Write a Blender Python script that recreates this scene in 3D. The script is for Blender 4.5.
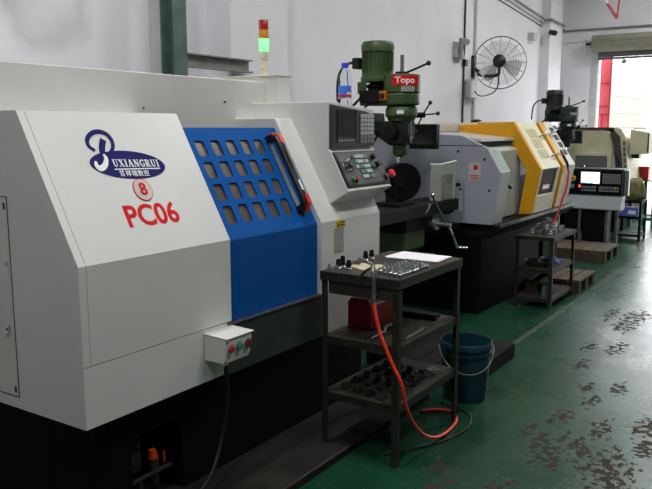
import bpy, bmesh, math, random
from mathutils import Vector, Matrix
random.seed(7)
R = math.radians
for o in list(bpy.data.objects): bpy.data.objects.remove(o)
SC = bpy.context.scene
COL = SC.collection

# ------------------------------------------------------------------ camera
cam_d = bpy.data.cameras.new('camera'); cam = bpy.data.objects.new('camera', cam_d); COL.objects.link(cam)
cam.location = (0, 0, 1.55)
cam.rotation_euler = (R(90 - 8.8877), 0, R(33.4949 - 90))
cam_d.sensor_width = 36.0; cam_d.lens = 36.0 * 745 / 652
cam_d.clip_start = 0.05; cam_d.clip_end = 200
SC.camera = cam
# ------------------------------------------------------------------ world, exposure
W = bpy.data.worlds.new('world'); SC.world = W; W.use_nodes = True
bg = W.node_tree.nodes['Background']
bg.inputs[0].default_value = (0.93, 0.96, 1.0, 1); bg.inputs[1].default_value = 9.0
vs = SC.view_settings
vs.view_transform = 'Standard'; vs.look = 'None'; vs.gamma = 1; vs.use_curve_mapping = False
vs.exposure = -0.22
LAMP_POWER = 78.0        # each added overhead lamp, watts
LAMP_SPOTS = [(-0.2, 0.7), (2.5, 2.35), (2.9, -0.6), (6.6, 1.0), (9.4, 1.4), (12.2, 1.4)]
LAMP_Z = 4.6
# daylight sampling help at the open gate (a portal adds no light of its own)
pl = bpy.data.lights.new('gate_portal', 'AREA'); pl.shape = 'RECTANGLE'; pl.size = 4.5; pl.size_y = 2.85
pl.cycles.is_portal = True
po = bpy.data.objects.new('gate_portal', pl); COL.objects.link(po)
po.location = (14.45, 1.28, 1.42); po.rotation_euler = (R(90), 0, R(90))

# ------------------------------------------------------------------ materials
def lin(c): return tuple(((v/255)/12.92 if v/255 <= .04045 else ((v/255+.055)/1.055)**2.4) for v in c)
M = {}
def mat(name, rgb, rough=.5, metal=0., var=.08, scale=6., bump=0., bscale=60., emit=0., trans=0., coat=0., spec=.5, rgb2=None, lo=.35, hi=.65, alpha=1.):
    m = bpy.data.materials.new(name); m.use_nodes = True; nt = m.node_tree
    b = nt.nodes['Principled BSDF']; c = lin(rgb)
    tc = nt.nodes.new('ShaderNodeTexCoord')
    n = nt.nodes.new('ShaderNodeTexNoise'); n.inputs['Scale'].default_value = scale; n.inputs['Detail'].default_value = 6
    nt.links.new(tc.outputs['Object'], n.inputs['Vector'])
    r = nt.nodes.new('ShaderNodeValToRGB'); r.color_ramp.elements[0].position = lo; r.color_ramp.elements[1].position = hi
    d = lin(rgb2) if rgb2 else tuple(v*(1-var) for v in c); u = tuple(min(1, v*(1+var)) for v in c)
    r.color_ramp.elements[0].color = (*d, 1); r.color_ramp.elements[1].color = (*u, 1)
    nt.links.new(n.outputs['Fac'], r.inputs['Fac']); nt.links.new(r.outputs['Color'], b.inputs['Base Color'])
    b.inputs['Roughness'].default_value = rough; b.inputs['Metallic'].default_value = metal
    b.inputs['Transmission Weight'].default_value = trans; b.inputs['Coat Weight'].default_value = coat
    b.inputs['Alpha'].default_value = alpha; b.inputs['Specular IOR Level'].default_value = spec
    if bump:
        n2 = nt.nodes.new('ShaderNodeTexNoise'); n2.inputs['Scale'].default_value = bscale; n2.inputs['Detail'].default_value = 4
        nt.links.new(tc.outputs['Object'], n2.inputs['Vector'])
        bp = nt.nodes.new('ShaderNodeBump'); bp.inputs['Strength'].default_value = bump; bp.inputs['Distance'].default_value = .01
        nt.links.new(n2.outputs['Fac'], bp.inputs['Height']); nt.links.new(bp.outputs['Normal'], b.inputs['Normal'])
    if emit:
        nt.links.new(r.outputs['Color'], b.inputs['Emission Color']); b.inputs['Emission Strength'].default_value = emit
    M[name] = m
    return m
mat('white_paint', (210, 211, 208), .38, var=.02, scale=3)
mat('white_soft', (206, 206, 201), .5, var=.03, scale=4)
mat('seam', (120, 105, 70), .8)
mat('blue_paint', (16, 80, 152), .6, spec=.06, var=.05, scale=3)
mat('black_paint', (10, 11, 12), .6, spec=.14, var=.2, scale=5)
mat('black_plastic', (18, 18, 19), .4)
mat('dark_void', (10, 10, 11), .8)
mat('apron_green', (44, 54, 48), .45, var=.12, scale=8)
mat('smoked_glass', (86, 76, 69), .3, var=.35, scale=9)
mat('door_glass', (52, 36, 30), .5, var=.3, scale=5, spec=.06)
mat('skirt_grey', (136, 140, 144), .45)
mat('pale_green', (140, 172, 156), .5)
mat('red_plastic', (214, 40, 24), .4)
mat('orange_plastic', (236, 70, 30), .4)
mat('navy', (16, 18, 92), .6, spec=.15)
mat('sign_white', (235, 235, 232), .5, var=.01)
mat('sign_red', (206, 16, 28), .6, var=.03, spec=.15)
mat('badge_grey', (196, 190, 184), .3, var=.05)
mat('panel_dark', (52, 55, 54), .45, var=.06)
mat('screen_off', (40, 46, 43), .2, var=.05)
mat('key_grey', (176, 180, 180), .5)
mat('key_mid', (118, 122, 120), .5)
mat('panel_face', (72, 74, 76), .4, var=.25, scale=30)
mat('chrome', (205, 208, 212), .18, metal=1., var=.05)
mat('steel', (150, 152, 152), .35, metal=.9, var=.2, scale=20)
mat('dark_steel', (70, 68, 64), .42, metal=.7, var=.3, scale=14)
mat('button_green', (40, 130, 92), .35)
mat('button_red', (190, 26, 40), .35)
mat('button_brown', (92, 34, 26), .4)
mat('estop_red', (215, 22, 48), .3)
mat('estop_yellow', (196, 178, 50), .45)
mat('label_yellow', (208, 196, 40), .5)
mat('label_grey', (150, 150, 146), .55, var=.15, scale=120)
mat('lens_red', (150, 22, 22), .25, coat=.5)
mat('lens_amber', (190, 120, 20), .25, coat=.5)
mat('lens_green', (110, 250, 132), .3, emit=1.9)
mat('ivory', (222, 218, 196), .5)
mat('frame_steel', (44, 45, 39), .55, spec=.2, var=.3, scale=12, bump=.2)
mat('sheet_brown', (58, 54, 47), .5, spec=.3, var=.3, scale=7, bump=.15)
mat('wood_dark', (28, 25, 22), .85, spec=.15, var=.35, scale=10, bump=.4)
mat('wood_pallet', (78, 64, 47), .8, var=.3, scale=9, bump=.4)
mat('mat_dark', (36, 33, 30), .6, spec=.25, var=.35, scale=5, bump=.3)
mat('rag', (184, 176, 146), .9, var=.1, scale=14, bump=.4)
mat('paper', (236, 236, 240), .7, var=.01)
mat('board_brown', (96, 70, 48), .7, var=.2)
mat('hose_red', (228, 58, 34), .38, var=.05)
mat('rubber', (16, 16, 17), .6)
mat('toolbox_red', (176, 22, 28), .45, var=.12)
mat('bucket_blue', (14, 50, 64), .45, var=.1, scale=8)
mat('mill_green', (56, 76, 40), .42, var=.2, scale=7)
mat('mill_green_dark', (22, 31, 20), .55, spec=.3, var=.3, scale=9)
mat('cast_dark', (18, 19, 18), .55, spec=.18, metal=.0, var=.3)
mat('orange_box', (190, 104, 22), .45)
mat('grey_blue', (158, 162, 173), .42, var=.03)
mat('grey_trim', (170, 176, 172), .45, var=.05)
mat('yellow_paint', (222, 160, 8), .4, var=.06)
mat('cream_paint', (226, 220, 190), .42, var=.04)
mat('cream_dark', (196, 188, 142), .5)
mat('beige_paint', (196, 192, 162), .45, var=.12, scale=4)
mat('beige_dark', (62, 58, 50), .5)
mat('clear_grey', (158, 162, 156), .35, var=.12, scale=8)
mat('base_navy', (9, 11, 15), .65, spec=.08, var=.2)
mat('screen_lit', (214, 226, 255), .3, var=.06, scale=4, emit=1.6)
mat('screen_bar', (80, 150, 235), .3, emit=1.0)
mat('led_orange', (255, 90, 30), .3, emit=1.5)
mat('bluebox', (86, 96, 190), .5, var=.2, scale=18)
mat('canvas_green', (110, 106, 66), .85, var=.35, scale=12)
mat('teal_post', (30, 122, 106), .5, var=.1)
mat('conduit', (196, 198, 200), .45, var=.08)
mat('conduit_grey', (128, 132, 134), .45, var=.15)
mat('cable_dark', (58, 58, 60), .5)
mat('post_green', (74, 96, 92), .5, var=.25, scale=8)
mat('beam_grey', (132, 134, 128), .5, metal=.3, var=.25, scale=10)
mat('shutter', (150, 150, 132), .5, metal=.2, var=.06)
mat('shutter_dark', (96, 98, 98), .5)
mat('gate_red', (196, 74, 86), .5, var=.05)  # paled red: the gateway's glare is put into the leaf colour
mat('gate_red_dark', (150, 40, 52), .5)
mat('out_ground', (170, 164, 158), .8, var=.05)
mat('out_white', (196, 190, 186), .7, var=.02)
mat('out_tile', (168, 128, 112), .6, var=.04, scale=2)
mat('out_joint', (112, 84, 76), .8)
mat('wire_dark', (84, 86, 92), .4, metal=.5)
mat('lamp_tube', (255, 250, 240), .3, emit=6.0, var=.0)
mat('striped_red', (176, 60, 60), .5)
mat('bottle_cap', (40, 60, 210), .4)
mat('bottle_label', (60, 110, 205), .4, rgb2=(230, 232, 240), scale=22, lo=.42, hi=.46)
mat('bottle_band', (190, 30, 40), .4)
def glass(name, rgb, rough=.03):
    m = bpy.data.materials.new(name); m.use_nodes = True; b = m.node_tree.nodes['Principled BSDF']
    b.inputs['Base Color'].default_value = (*lin(rgb), 1); b.inputs['Roughness'].default_value = rough
    b.inputs['Transmission Weight'].default_value = 1.; b.inputs['IOR'].default_value = 1.05; M[name] = m
glass('bottle_clear', (244, 248, 255))

def wall_mat(name, rgb, stains=(), rough=.85):
    m = mat(name, rgb, rough, var=.035, scale=1.2, bump=.12, bscale=25)
    nt = m.node_tree; b = nt.nodes['Principled BSDF']
    src = b.inputs['Base Color'].links[0].from_socket
    geo = nt.nodes.new('ShaderNodeNewGeometry')
    n = nt.nodes.new('ShaderNodeTexNoise'); n.inputs['Scale'].default_value = 2.6; n.inputs['Detail'].default_value = 8
    nt.links.new(geo.outputs['Position'], n.inputs['Vector'])
    for (c, ri, ro, amt, col, ring) in stains:
        d = nt.nodes.new('ShaderNodeVectorMath'); d.operation = 'DISTANCE'; d.inputs[1].default_value = c
        nt.links.new(geo.outputs['Position'], d.inputs[0])
        ad = nt.nodes.new('ShaderNodeMath'); ad.operation = 'MULTIPLY_ADD'; ad.inputs[1].default_value = .5; 
        nt.links.new(n.outputs['Fac'], ad.inputs[0]); nt.links.new(d.outputs['Value'], ad.inputs[2])
        rr = nt.nodes.new('ShaderNodeValToRGB'); e = rr.color_ramp.elements
        if ring:
            e[0].position = max(0, ri - .12); e[0].color = (ring, ring, ring, 1); e[1].position = ro; e[1].color = (0, 0, 0, 1)
            k = e.new(ri); k.color = (1, 1, 1, 1)
        else:
            e[0].position = ri; e[0].color = (1, 1, 1, 1); e[1].position = ro; e[1].color = (0, 0, 0, 1)
        nt.links.new(ad.outputs[0], rr.inputs[0])
        mul = nt.nodes.new('ShaderNodeMath'); mul.operation = 'MULTIPLY'; mul.inputs[1].default_value = amt
        nt.links.new(rr.outputs[0], mul.inputs[0])
        mx = nt.nodes.new('ShaderNodeMixRGB'); nt.links.new(mul.outputs[0], mx.inputs[0]); nt.links.new(src, mx.inputs[1])
        mx.inputs[2].default_value = (*lin(col), 1); src = mx.outputs[0]
    nt.links.new(src, b.inputs['Base Color'])
    return m
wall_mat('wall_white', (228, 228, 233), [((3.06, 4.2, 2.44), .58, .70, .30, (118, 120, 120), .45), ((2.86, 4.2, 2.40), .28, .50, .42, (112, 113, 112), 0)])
wall_mat('wall_far_white', (228, 225, 230))
wall_mat('wall_dull', (128, 130, 128))
wall_mat('ceiling_dull', (120, 120, 118))

def floor_material():
    m = mat('floor_epoxy', (19, 60, 40), .3, var=.12, scale=1.5)
    nt = m.node_tree; b = nt.nodes['Principled BSDF']; L = nt.links
    src = b.inputs['Base Color'].links[0].from_socket
    geo = nt.nodes.new('ShaderNodeNewGeometry')
    sep = nt.nodes.new('ShaderNodeSeparateXYZ'); L.new(geo.outputs['Position'], sep.inputs[0])
    def noise(s, det=6, rough=.6):
        n = nt.nodes.new('ShaderNodeTexNoise'); n.inputs['Scale'].default_value = s; n.inputs['Detail'].default_value = det
        n.inputs['Roughness'].default_value = rough; L.new(geo.outputs['Position'], n.inputs['Vector']); return n.outputs['Fac']
    def math_(op, a, bb, c=None):
        n = nt.nodes.new('ShaderNodeMath'); n.operation = op
        for i, v in enumerate((a, bb, c)):
            if v is None: continue
            if isinstance(v, (int, float)): n.inputs[i].default_value = v
            else: L.new(v, n.inputs[i])
        return n.outputs[0]
    def mix(f, a, bb):
        n = nt.nodes.new('ShaderNodeMixRGB'); L.new(f, n.inputs[0])
        for i, v in ((1, a), (2, bb)):
            if isinstance(v, tuple): n.inputs[i].default_value = (*lin(v), 1)
            else: L.new(v, n.inputs[i])
        return n.outputs[0]
    def ramp(v, a, bb):
        n = nt.nodes.new('ShaderNodeMapRange'); L.new(v, n.inputs[0]); n.inputs[1].default_value = a; n.inputs[2].default_value = bb
        return n.outputs[0]
    # worn, dusty walkway: paler paint past the painted line, its fade also painting in sheen
    n1 = noise(1.1); n2 = noise(5.)
    aisle = math_('MULTIPLY', ramp(math_('ADD', sep.outputs[1], math_('MULTIPLY', n2, .06)), 1.80, 1.74), ramp(sep.outputs[0], 2.6, 5.0))
    worn_sheen = math_('MULTIPLY', aisle, math_('MULTIPLY', ramp(n1, .15, .75), math_('MAXIMUM', ramp(sep.outputs[1], 1.6, .7), ramp(sep.outputs[0], 4.2, 6.5))))
    src = mix(math_('MULTIPLY', worn_sheen, .62), src, (80, 108, 98))
    scr = noise(14., 8, .7)
    src = mix(math_('MULTIPLY', ramp(scr, .56, .7), .22), src, (120, 140, 130))
    # narrow bare line between machine bay and walkway
    line = math_('MULTIPLY', ramp(math_('ABSOLUTE', math_('SUBTRACT', sep.outputs[1], 1.755), 0), .028, .012), ramp(sep.outputs[0], 4.7, 4.9))
    src = mix(math_('MULTIPLY', line, .55), src, (104, 106, 96))
    # chipped patches, each where the paint came off
    chips = [(2.99,1.35,.09,.05),(2.85,1.26,.16,.07),(2.78,1.3,.08,.05),(3.55,1.06,.12,.07),(3.42,.98,.2,.07),(3.33,.93,.1,.06),(3.64,1.157,.1,.04),
             (3.59,.9,.13,.06),(3.53,.835,.1,.05),(3.67,.946,.1,.04),(3.42,.70,.26,.09),(3.30,.66,.24,.10),(3.36,.8,.12,.05),(6.4,1.17,.3,.12),(6.12,1.19,.26,.1),
             (6.43,1.37,.28,.06),(5.35,1.27,.12,.06),(5.42,1.1,.2,.07),(4.02,.63,.2,.08),(4.46,1.06,.1,.06),(4.56,.9,.14,.05),(3.9,1.06,.14,.06),
             (3.85,.84,.16,.06),(2.97,1.05,.1,.06),(3.1,.62,.3,.1),(3.75,.6,.2,.06),(4.9,1.2,.15,.05),(4.25,.98,.12,.05)]
    acc = None
    wv = noise(4., 3)
    for (x, y, rx, ry) in chips:
        dx = math_('DIVIDE', math_('SUBTRACT', sep.outputs[0], x), rx * 1.25); dy = math_('DIVIDE', math_('SUBTRACT', sep.outputs[1], y), ry * 1.25)
        q = math_('SUBTRACT', 1.0, math_('ADD', math_('MULTIPLY', dx, dx), math_('MULTIPLY', dy, dy)))
        acc = q if acc is None else math_('MAXIMUM', acc, q)
    acc = math_('MAXIMUM', acc, -.9)
    f = math_('ADD', math_('MULTIPLY', acc, .17), noise(24., 4, .55))
    chip = ramp(f, .628, .636)
    inner = ramp(f, .60, .70)
    chipcol = mix(noise(40., 6, .7), (40, 38, 33), (66, 58, 48))
    src = mix(chip, src, chipcol)
    L.new(src, b.inputs['Base Color'])
    L.new(math_('MULTIPLY_ADD', chip, -.32, .38), b.inputs['Specular IOR Level'])
    ro = math_('ADD', math_('MULTIPLY', noise(3., 8, .7), .34), .12)
    ro = math_('ADD', ro, math_('MULTIPLY', chip, .4)); L.new(ro, b.inputs['Roughness'])
    bp = nt.nodes.new('ShaderNodeBump'); bp.inputs['Strength'].default_value = .35; bp.inputs['Distance'].default_value = .004
    L.new(math_('SUBTRACT', math_('MULTIPLY', noise(30., 4), .25), chip), bp.inputs['Height']); L.new(bp.outputs['Normal'], b.inputs['Normal'])
floor_material()

# ------------------------------------------------------------------ helpers
OFF = {}
def B(): return bmesh.new()
def box(bm, x0, x1, y0, y1, z0, z1, mx=None):
    if x1 < x0: x0, x1 = x1, x0
    if y1 < y0: y0, y1 = y1, y0
    if z1 < z0: z0, z1 = z1, z0
    v = [bm.verts.new((mx @ Vector(p)) if mx else p) for p in ((x0,y0,z0),(x1,y0,z0),(x1,y1,z0),(x0,y1,z0),(x0,y0,z1),(x1,y0,z1),(x1,y1,z1),(x0,y1,z1))]
    for f in ((3,2,1,0),(4,5,6,7),(0,1,5,4),(1,2,6,5),(2,3,7,6),(3,0,4,7)): bm.faces.new([v[i] for i in f])
    return bm
def prism(bm, poly, a, b, fn):
    """poly: 2-D outline, swept from a to b; fn(u, v, t) -> point"""
    n = len(poly); A = [bm.verts.new(fn(u, v, a)) for u, v in poly]; Bv = [bm.verts.new(fn(u, v, b)) for u, v in poly]
    bm.faces.new(A); bm.faces.new(Bv[::-1])
    for i in range(n): bm.faces.new((A[i], Bv[i], Bv[(i+1) % n], A[(i+1) % n]))
    return bm
def px(bm, poly, x0, x1): return prism(bm, poly, x0, x1, lambda y, z, t: (t, y, z))
def py(bm, poly, y0, y1): return prism(bm, poly, y0, y1, lambda x, z, t: (x, t, z))
def pz(bm, poly, z0, z1): return prism(bm, poly, z0, z1, lambda x, y, t: (x, y, t))
def frame_of(d):
    d = Vector(d).normalized(); a = Vector((0, 0, 1)) if abs(d.z) < .9 else Vector((1, 0, 0))
    u = d.cross(a).normalized(); return u, d.cross(u).normalized(), d
def cyl(bm, p0, p1, r0, r1=None, n=16, cap=True):
    r1 = r0 if r1 is None else r1; p0 = Vector(p0); p1 = Vector(p1); u, v, d = frame_of(p1 - p0)
    a = [bm.verts.new(p0 + (u*math.cos(2*math.pi*i/n) + v*math.sin(2*math.pi*i/n))*r0) for i in range(n)]
    b = [bm.verts.new(p1 + (u*math.cos(2*math.pi*i/n) + v*math.sin(2*math.pi*i/n))*r1) for i in range(n)]
    for i in range(n): bm.faces.new((a[i], a[(i+1) % n], b[(i+1) % n], b[i]))
    if cap: bm.faces.new(a[::-1]); bm.faces.new(b)
    return bm
def smooth_path(pts, k=6):
    P = [Vector(p) for p in pts]; P = [P[0]*2 - P[1]] + P + [P[-1]*2 - P[-2]]; out = []
    for i in range(1, len(P) - 2):
        a, b, c, d = P[i-1:i+3]
        for j in range(k):
            t = j/k; out.append(.5*((2*b) + (c-a)*t + (2*a-5*b+4*c-d)*t*t + (3*b-a-3*c+d)*t**3))
    out.append(P[-2]); return out
def tube(bm, pts, r, n=8, closed=False):
    P = [Vector(p) for p in pts]; rings = []; N = len(P); u = None
    for i in range(N):
        d = (P[(i+1) % N] - P[i-1]) if closed else (P[min(i+1, N-1)] - P[max(i-1, 0)])
        d.normalize()
        if u is None: u, v, _ = frame_of(d)
        else: u = (u - d*u.dot(d)).normalized()
        v = d.cross(u)
        rings.append([bm.verts.new(P[i] + (u*math.cos(2*math.pi*k/n) + v*math.sin(2*math.pi*k/n))*r) for k in range(n)])
    for i in range(N if closed else N-1):
        a = rings[i]; b = rings[(i+1) % N]
        for k in range(n): bm.faces.new((a[k], a[(k+1) % n], b[(k+1) % n], b[k]))
    if not closed: bm.faces.new(rings[0][::-1]); bm.faces.new(rings[-1])
    return bm
def lathe(bm, prof, c, n=24, d=(0, 0, 1)):
    """prof: (radius, height) pairs along axis d from c; closed at ends when radius is 0"""
    c = Vector(c); u, v, d = frame_of(d); rings = []
    for r, h in prof:
        if r < 1e-6: rings.append([bm.verts.new(c + d*h)])
        else: rings.append([bm.verts.new(c + d*h + (u*math.cos(2*math.pi*i/n) + v*math.sin(2*math.pi*i/n))*r) for i in range(n)])
    for a, b in zip(rings, rings[1:]):
        for i in range(n):
            j = (i+1) % n
            if len(a) == 1 and len(b) == 1: continue
            if len(a) == 1: bm.faces.new((a[0], b[j], b[i]))
            elif len(b) == 1: bm.faces.new((a[i], a[j], b[0]))
            else: bm.faces.new((a[i], a[j], b[j], b[i]))
    return bm
def sph(bm, c, r, n=12, sc=(1, 1, 1)):
    g = bmesh.ops.create_uvsphere(bm, u_segments=n, v_segments=max(6, n//2), radius=r)
    for v in g['verts']: v.co = Vector((v.co.x*sc[0], v.co.y*sc[1], v.co.z*sc[2])) + Vector(c)
    return bm
def tag(o, label=None, cat=None, group=None, kind=None):
    if label: o['label'] = label
    if cat: o['category'] = cat
    if group: o['group'] = group
    if kind: o['kind'] = kind
    return o
def mk(name, bm, m, parent=None, bevel=0., smooth=False, seg=2, label=None, cat=None, group=None, kind=None):
    bmesh.ops.recalc_face_normals(bm, faces=bm.faces)
    me = bpy.data.meshes.new(name); bm.to_mesh(me); bm.free()
    if parent is not None: off = OFF[parent.name]
    else:
        xs = [v.co for v in me.vertices]
        off = Vector(((min(c.x for c in xs)+max(c.x for c in xs))/2, (min(c.y for c in xs)+max(c.y for c in xs))/2, min(c.z for c in xs)))
    me.transform(Matrix.Translation(-off))
    o = bpy.data.objects.new(name, me); COL.objects.link(o)
    me.materials.append(M[m] if isinstance(m, str) else m)
    if parent is not None: o.parent = parent
    else: o.location = off
    OFF[o.name] = off
    if smooth:
        for p in me.polygons: p.use_smooth = True
        if smooth != 'all':
            me.set_sharp_from_angle(angle=R(40))
    if bevel:
        b = o.modifiers.new('bevel', 'BEVEL'); b.width = bevel; b.segments = seg; b.limit_method = 'ANGLE'; b.angle_limit = R(35)
        b.harden_normals = False
    return tag(o, label, cat, group, kind)
def thing(name, loc, label, cat, group=None):
    o = bpy.data.objects.new(name, None); COL.objects.link(o); o.location = loc; o.empty_display_size = .1
    OFF[o.name] = Vector(loc); return tag(o, label, cat, group)
def copy_tree(o, parent=None):
    c = o.copy(); COL.objects.link(c); c.parent = parent
    for ch in list(o.children): copy_tree(ch, c)
    return c
def bx(name, m, parent, x0, x1, y0, y1, z0, z1, bevel=.004, **k):
    return mk(name, box(B(), x0, x1, y0, y1, z0, z1), m, parent, bevel=bevel, **k)
def text_mesh(body, size, fn, depth=.0012, bold=0., align='CENTER', xs=1., space=1.):
    cu = bpy.data.curves.new('lettering', 'FONT'); cu.body = body; cu.size = size; cu.align_x = align; cu.align_y = 'CENTER'
    cu.extrude = depth/2; cu.offset = bold; cu.space_character = space; cu.resolution_u = 3
    o = bpy.data.objects.new('lettering', cu); COL.objects.link(o)
    bpy.context.view_layer.update()
    dg = bpy.context.evaluated_depsgraph_get(); me = bpy.data.meshes.new_from_object(o.evaluated_get(dg))
    bpy.data.objects.remove(o); bm = B(); bm.from_mesh(me); bpy.data.meshes.remove(me)
    for v in bm.verts: v.co = fn(v.co.x*xs, v.co.y, v.co.z + depth/2)
    return bm
def rrect(w, h, r, n=4):
    out = []
    for (cx, cy, a0) in ((w/2-r, h/2-r, 0), (-w/2+r, h/2-r, 90), (-w/2+r, -h/2+r, 180), (w/2-r, -h/2+r, 270)):
        for k in range(n+1):
            a = R(a0 + 90*k/n); out.append((cx + r*math.cos(a), cy + r*math.sin(a)))
    return out
def struct(name, bm, m, **k): return mk(name, bm, m, kind='structure', **k)

# ================================================================== the building
WY, WX = 4.2, 14.3
struct('floor', box(B(), -3.2, WX + .12, -4.2, WY, -.12, 0), 'floor_epoxy')
struct('wall_left', box(B(), -3.2, WX + .2, WY, WY + .2, 0, 5.0), 'wall_white')
D0, D1, DH = -1.0, 3.53, 2.83
b = B(); box(b, WX, WX + .2, D1, WY, 0, 5.0); box(b, WX, WX + .2, D0, D1, DH, 5.0); box(b, WX, WX + .2, -4.2, D0, 0, 5.0)
struct('wall_far', b, 'wall_far_white')
struct('wall_right', box(B(), -3.2, WX + .2, -4.4, -4.2, 0, 5.0), 'wall_dull')
struct('wall_near', box(B(), -3.4, -3.2, -4.4, WY + .2, 0, 5.0), 'wall_dull')
struct('ceiling', box(B(), -3.4, WX + .2, -4.4, WY + .2, 5.0, 5.2), 'ceiling_dull')
# pilasters along the machine wall
struct('trim_1', box(B(), 4.61, 5.36, 3.945, WY, 0, 5.0), 'wall_white')
struct('trim_2', box(B(), 13.05, 13.75, 4.05, WY, 0, 5.0), 'wall_white')
struct('trim_3', box(B(), WX - .03, WX + .05, D1, D1 + .10, 0, DH), 'conduit')
struct('trim_4', box(B(), WX - .1, WX + .32, D0, D1, -.12, .03), 'out_ground')

# unseen overhead lamps, added and placed for fill: tray, two tubes, one light each
proto = None
for i, (lx, ly) in enumerate(LAMP_SPOTS):
    if proto is None:
        t = thing('fill_lamp', (lx, ly, LAMP_Z), 'unseen white twin-tube strip lamp added under the grey ceiling', 'lamp', 'added fill lamps over the machines and the walkway')
        z = LAMP_Z
        mk('lamp_tray', px(B(), [(ly-.13, z), (ly-.12, z), (ly-.05, z+.05), (ly+.05, z+.05), (ly+.12, z), (ly+.13, z), (ly+.06, z+.065), (ly-.06, z+.065)], lx-.62, lx+.62), 'sign_white', t)
        for s in (-.06, .06): mk('lamp_tube', cyl(B(), (lx-.58, ly+s, z+.02), (lx+.58, ly+s, z+.02), .013, n=10), 'lamp_tube', t, smooth=True)
        for s in (-.5, .5): mk('hanger', cyl(B(), (lx+s, ly, z+.06), (lx+s, ly, 5.0), .005, n=6), 'steel', t)
        ld = bpy.data.lights.new('lamp_light', 'AREA'); ld.shape = 'RECTANGLE'; ld.size = 1.2; ld.size_y = .22; ld.energy = LAMP_POWER; ld.color = (1.0, .995, .985)
        lo = bpy.data.objects.new('lamp_light', ld); COL.objects.link(lo); lo.parent = t; lo.location = (0, 0, -.004)
        proto = t
    else:
        c = copy_tree(proto); c.location = (lx, ly, LAMP_Z)

# ================================================================== the near lathe
SU = Vector((0, .4833, .8755)); SN = Vector((0, -.8755, .4833))
def SL(x, s, off=0., fold=(2.05, 1.086)): return Vector((x, fold[0], fold[1])) + SU*s + SN*off
def slab_slope(bm, x0, x1, s0, s1, o0, o1):
    v = [bm.verts.new(SL(x, s, o)) for o in (o0, o1) for (x, s) in ((x0, s0), (x1, s0), (x1, s1), (x0, s1))]
    for f in ((3,2,1,0),(4,5,6,7),(0,1,5,4),(1,2,6,5),(2,3,7,6),(3,0,4,7)): bm.faces.new([v[i] for i in f])
    return bm
X0, X1, XS, XJ = 1.59, 3.64, 2.365, 3.06
lathe1 = thing('cnc_lathe', (2.6, 2.6, 0), 'white lathe with a blue sliding door, emblem and red PC06 lettering', 'lathe')
# cover at the near end: body, then the panels on it with their seams between
cover = mk('left_cover', px(B(), [(2.054, .51), (2.054, 1.085), (2.343, 1.607), (2.62, 1.607), (3.25, 1.607), (3.25, .51)], X0 + .004, XS - .002), 'seam', lathe1)
prof_o = [(2.05, .51), (2.05, 1.086), (2.34, 1.611), (3.25, 1.611), (3.25, .51)]
mk('end_panel', px(B(), prof_o, X0, X0 + .004), 'white_paint', cover)
mk('corner_strip', px(B(), [(2.05, .735), (2.05, 1.086), (2.34, 1.611), (2.346, 1.607), (2.056, 1.084), (2.056, .735)], X0 + .004, 1.621), 'white_paint', cover)
mk('front_panel', px(B(), [(2.05, .735), (2.05, 1.086), (2.34, 1.611), (2.60, 1.611), (2.60, 1.606), (2.346, 1.606), (2.056, 1.084), (2.056, .735)], 1.6235, XS), 'white_paint', cover)
mk('lower_panel', box(B(), X0 + .004, 2.335, 2.05, 2.056, .51, .7315), 'white_paint', cover)
b = B(); box(b, X0 - .003, X0, 2.428, 3.1, .557, 1.304)
ed = mk('end_door', b, 'white_soft', cover, bevel=.0015)
b = B(); box(b, X0 - .0012, X0, 2.4245, 2.428, .553, 1.308); box(b, X0 - .0012, X0, 2.4245, 3.1, 1.304, 1.3075); box(b, X0-.0012, X0, 2.4245, 3.1, .553, .557)
mk('door_gap', b, 'dark_void', cover)
for zz in (1.272, .585): mk('hinge_pin', box(B(), X0 - .006, X0 - .003, 2.436, 2.444, zz - .012, zz + .012), 'black_plastic', cover)
b = B(); box(b, X0 - .012, X0 - .003, 2.45, 2.47, .80, .83); cyl(b, (X0-.02, 2.46, .815), (X0-.003, 2.46, .815), .006, n=8)
mk('door_latch', b, 'chrome', cover)
b = B(); box(b, X0 - .006, X0 - .003, 2.436, 2.462, .86, 1.08); mk('latch_plate', b, 'white_paint', cover, bevel=.002)
b = B(); cyl(b, (X0-.008, 2.444, 1.06), (X0-.006, 2.444, 1.06), .006, n=8); mk('latch_screw', b, 'steel', cover)
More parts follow.
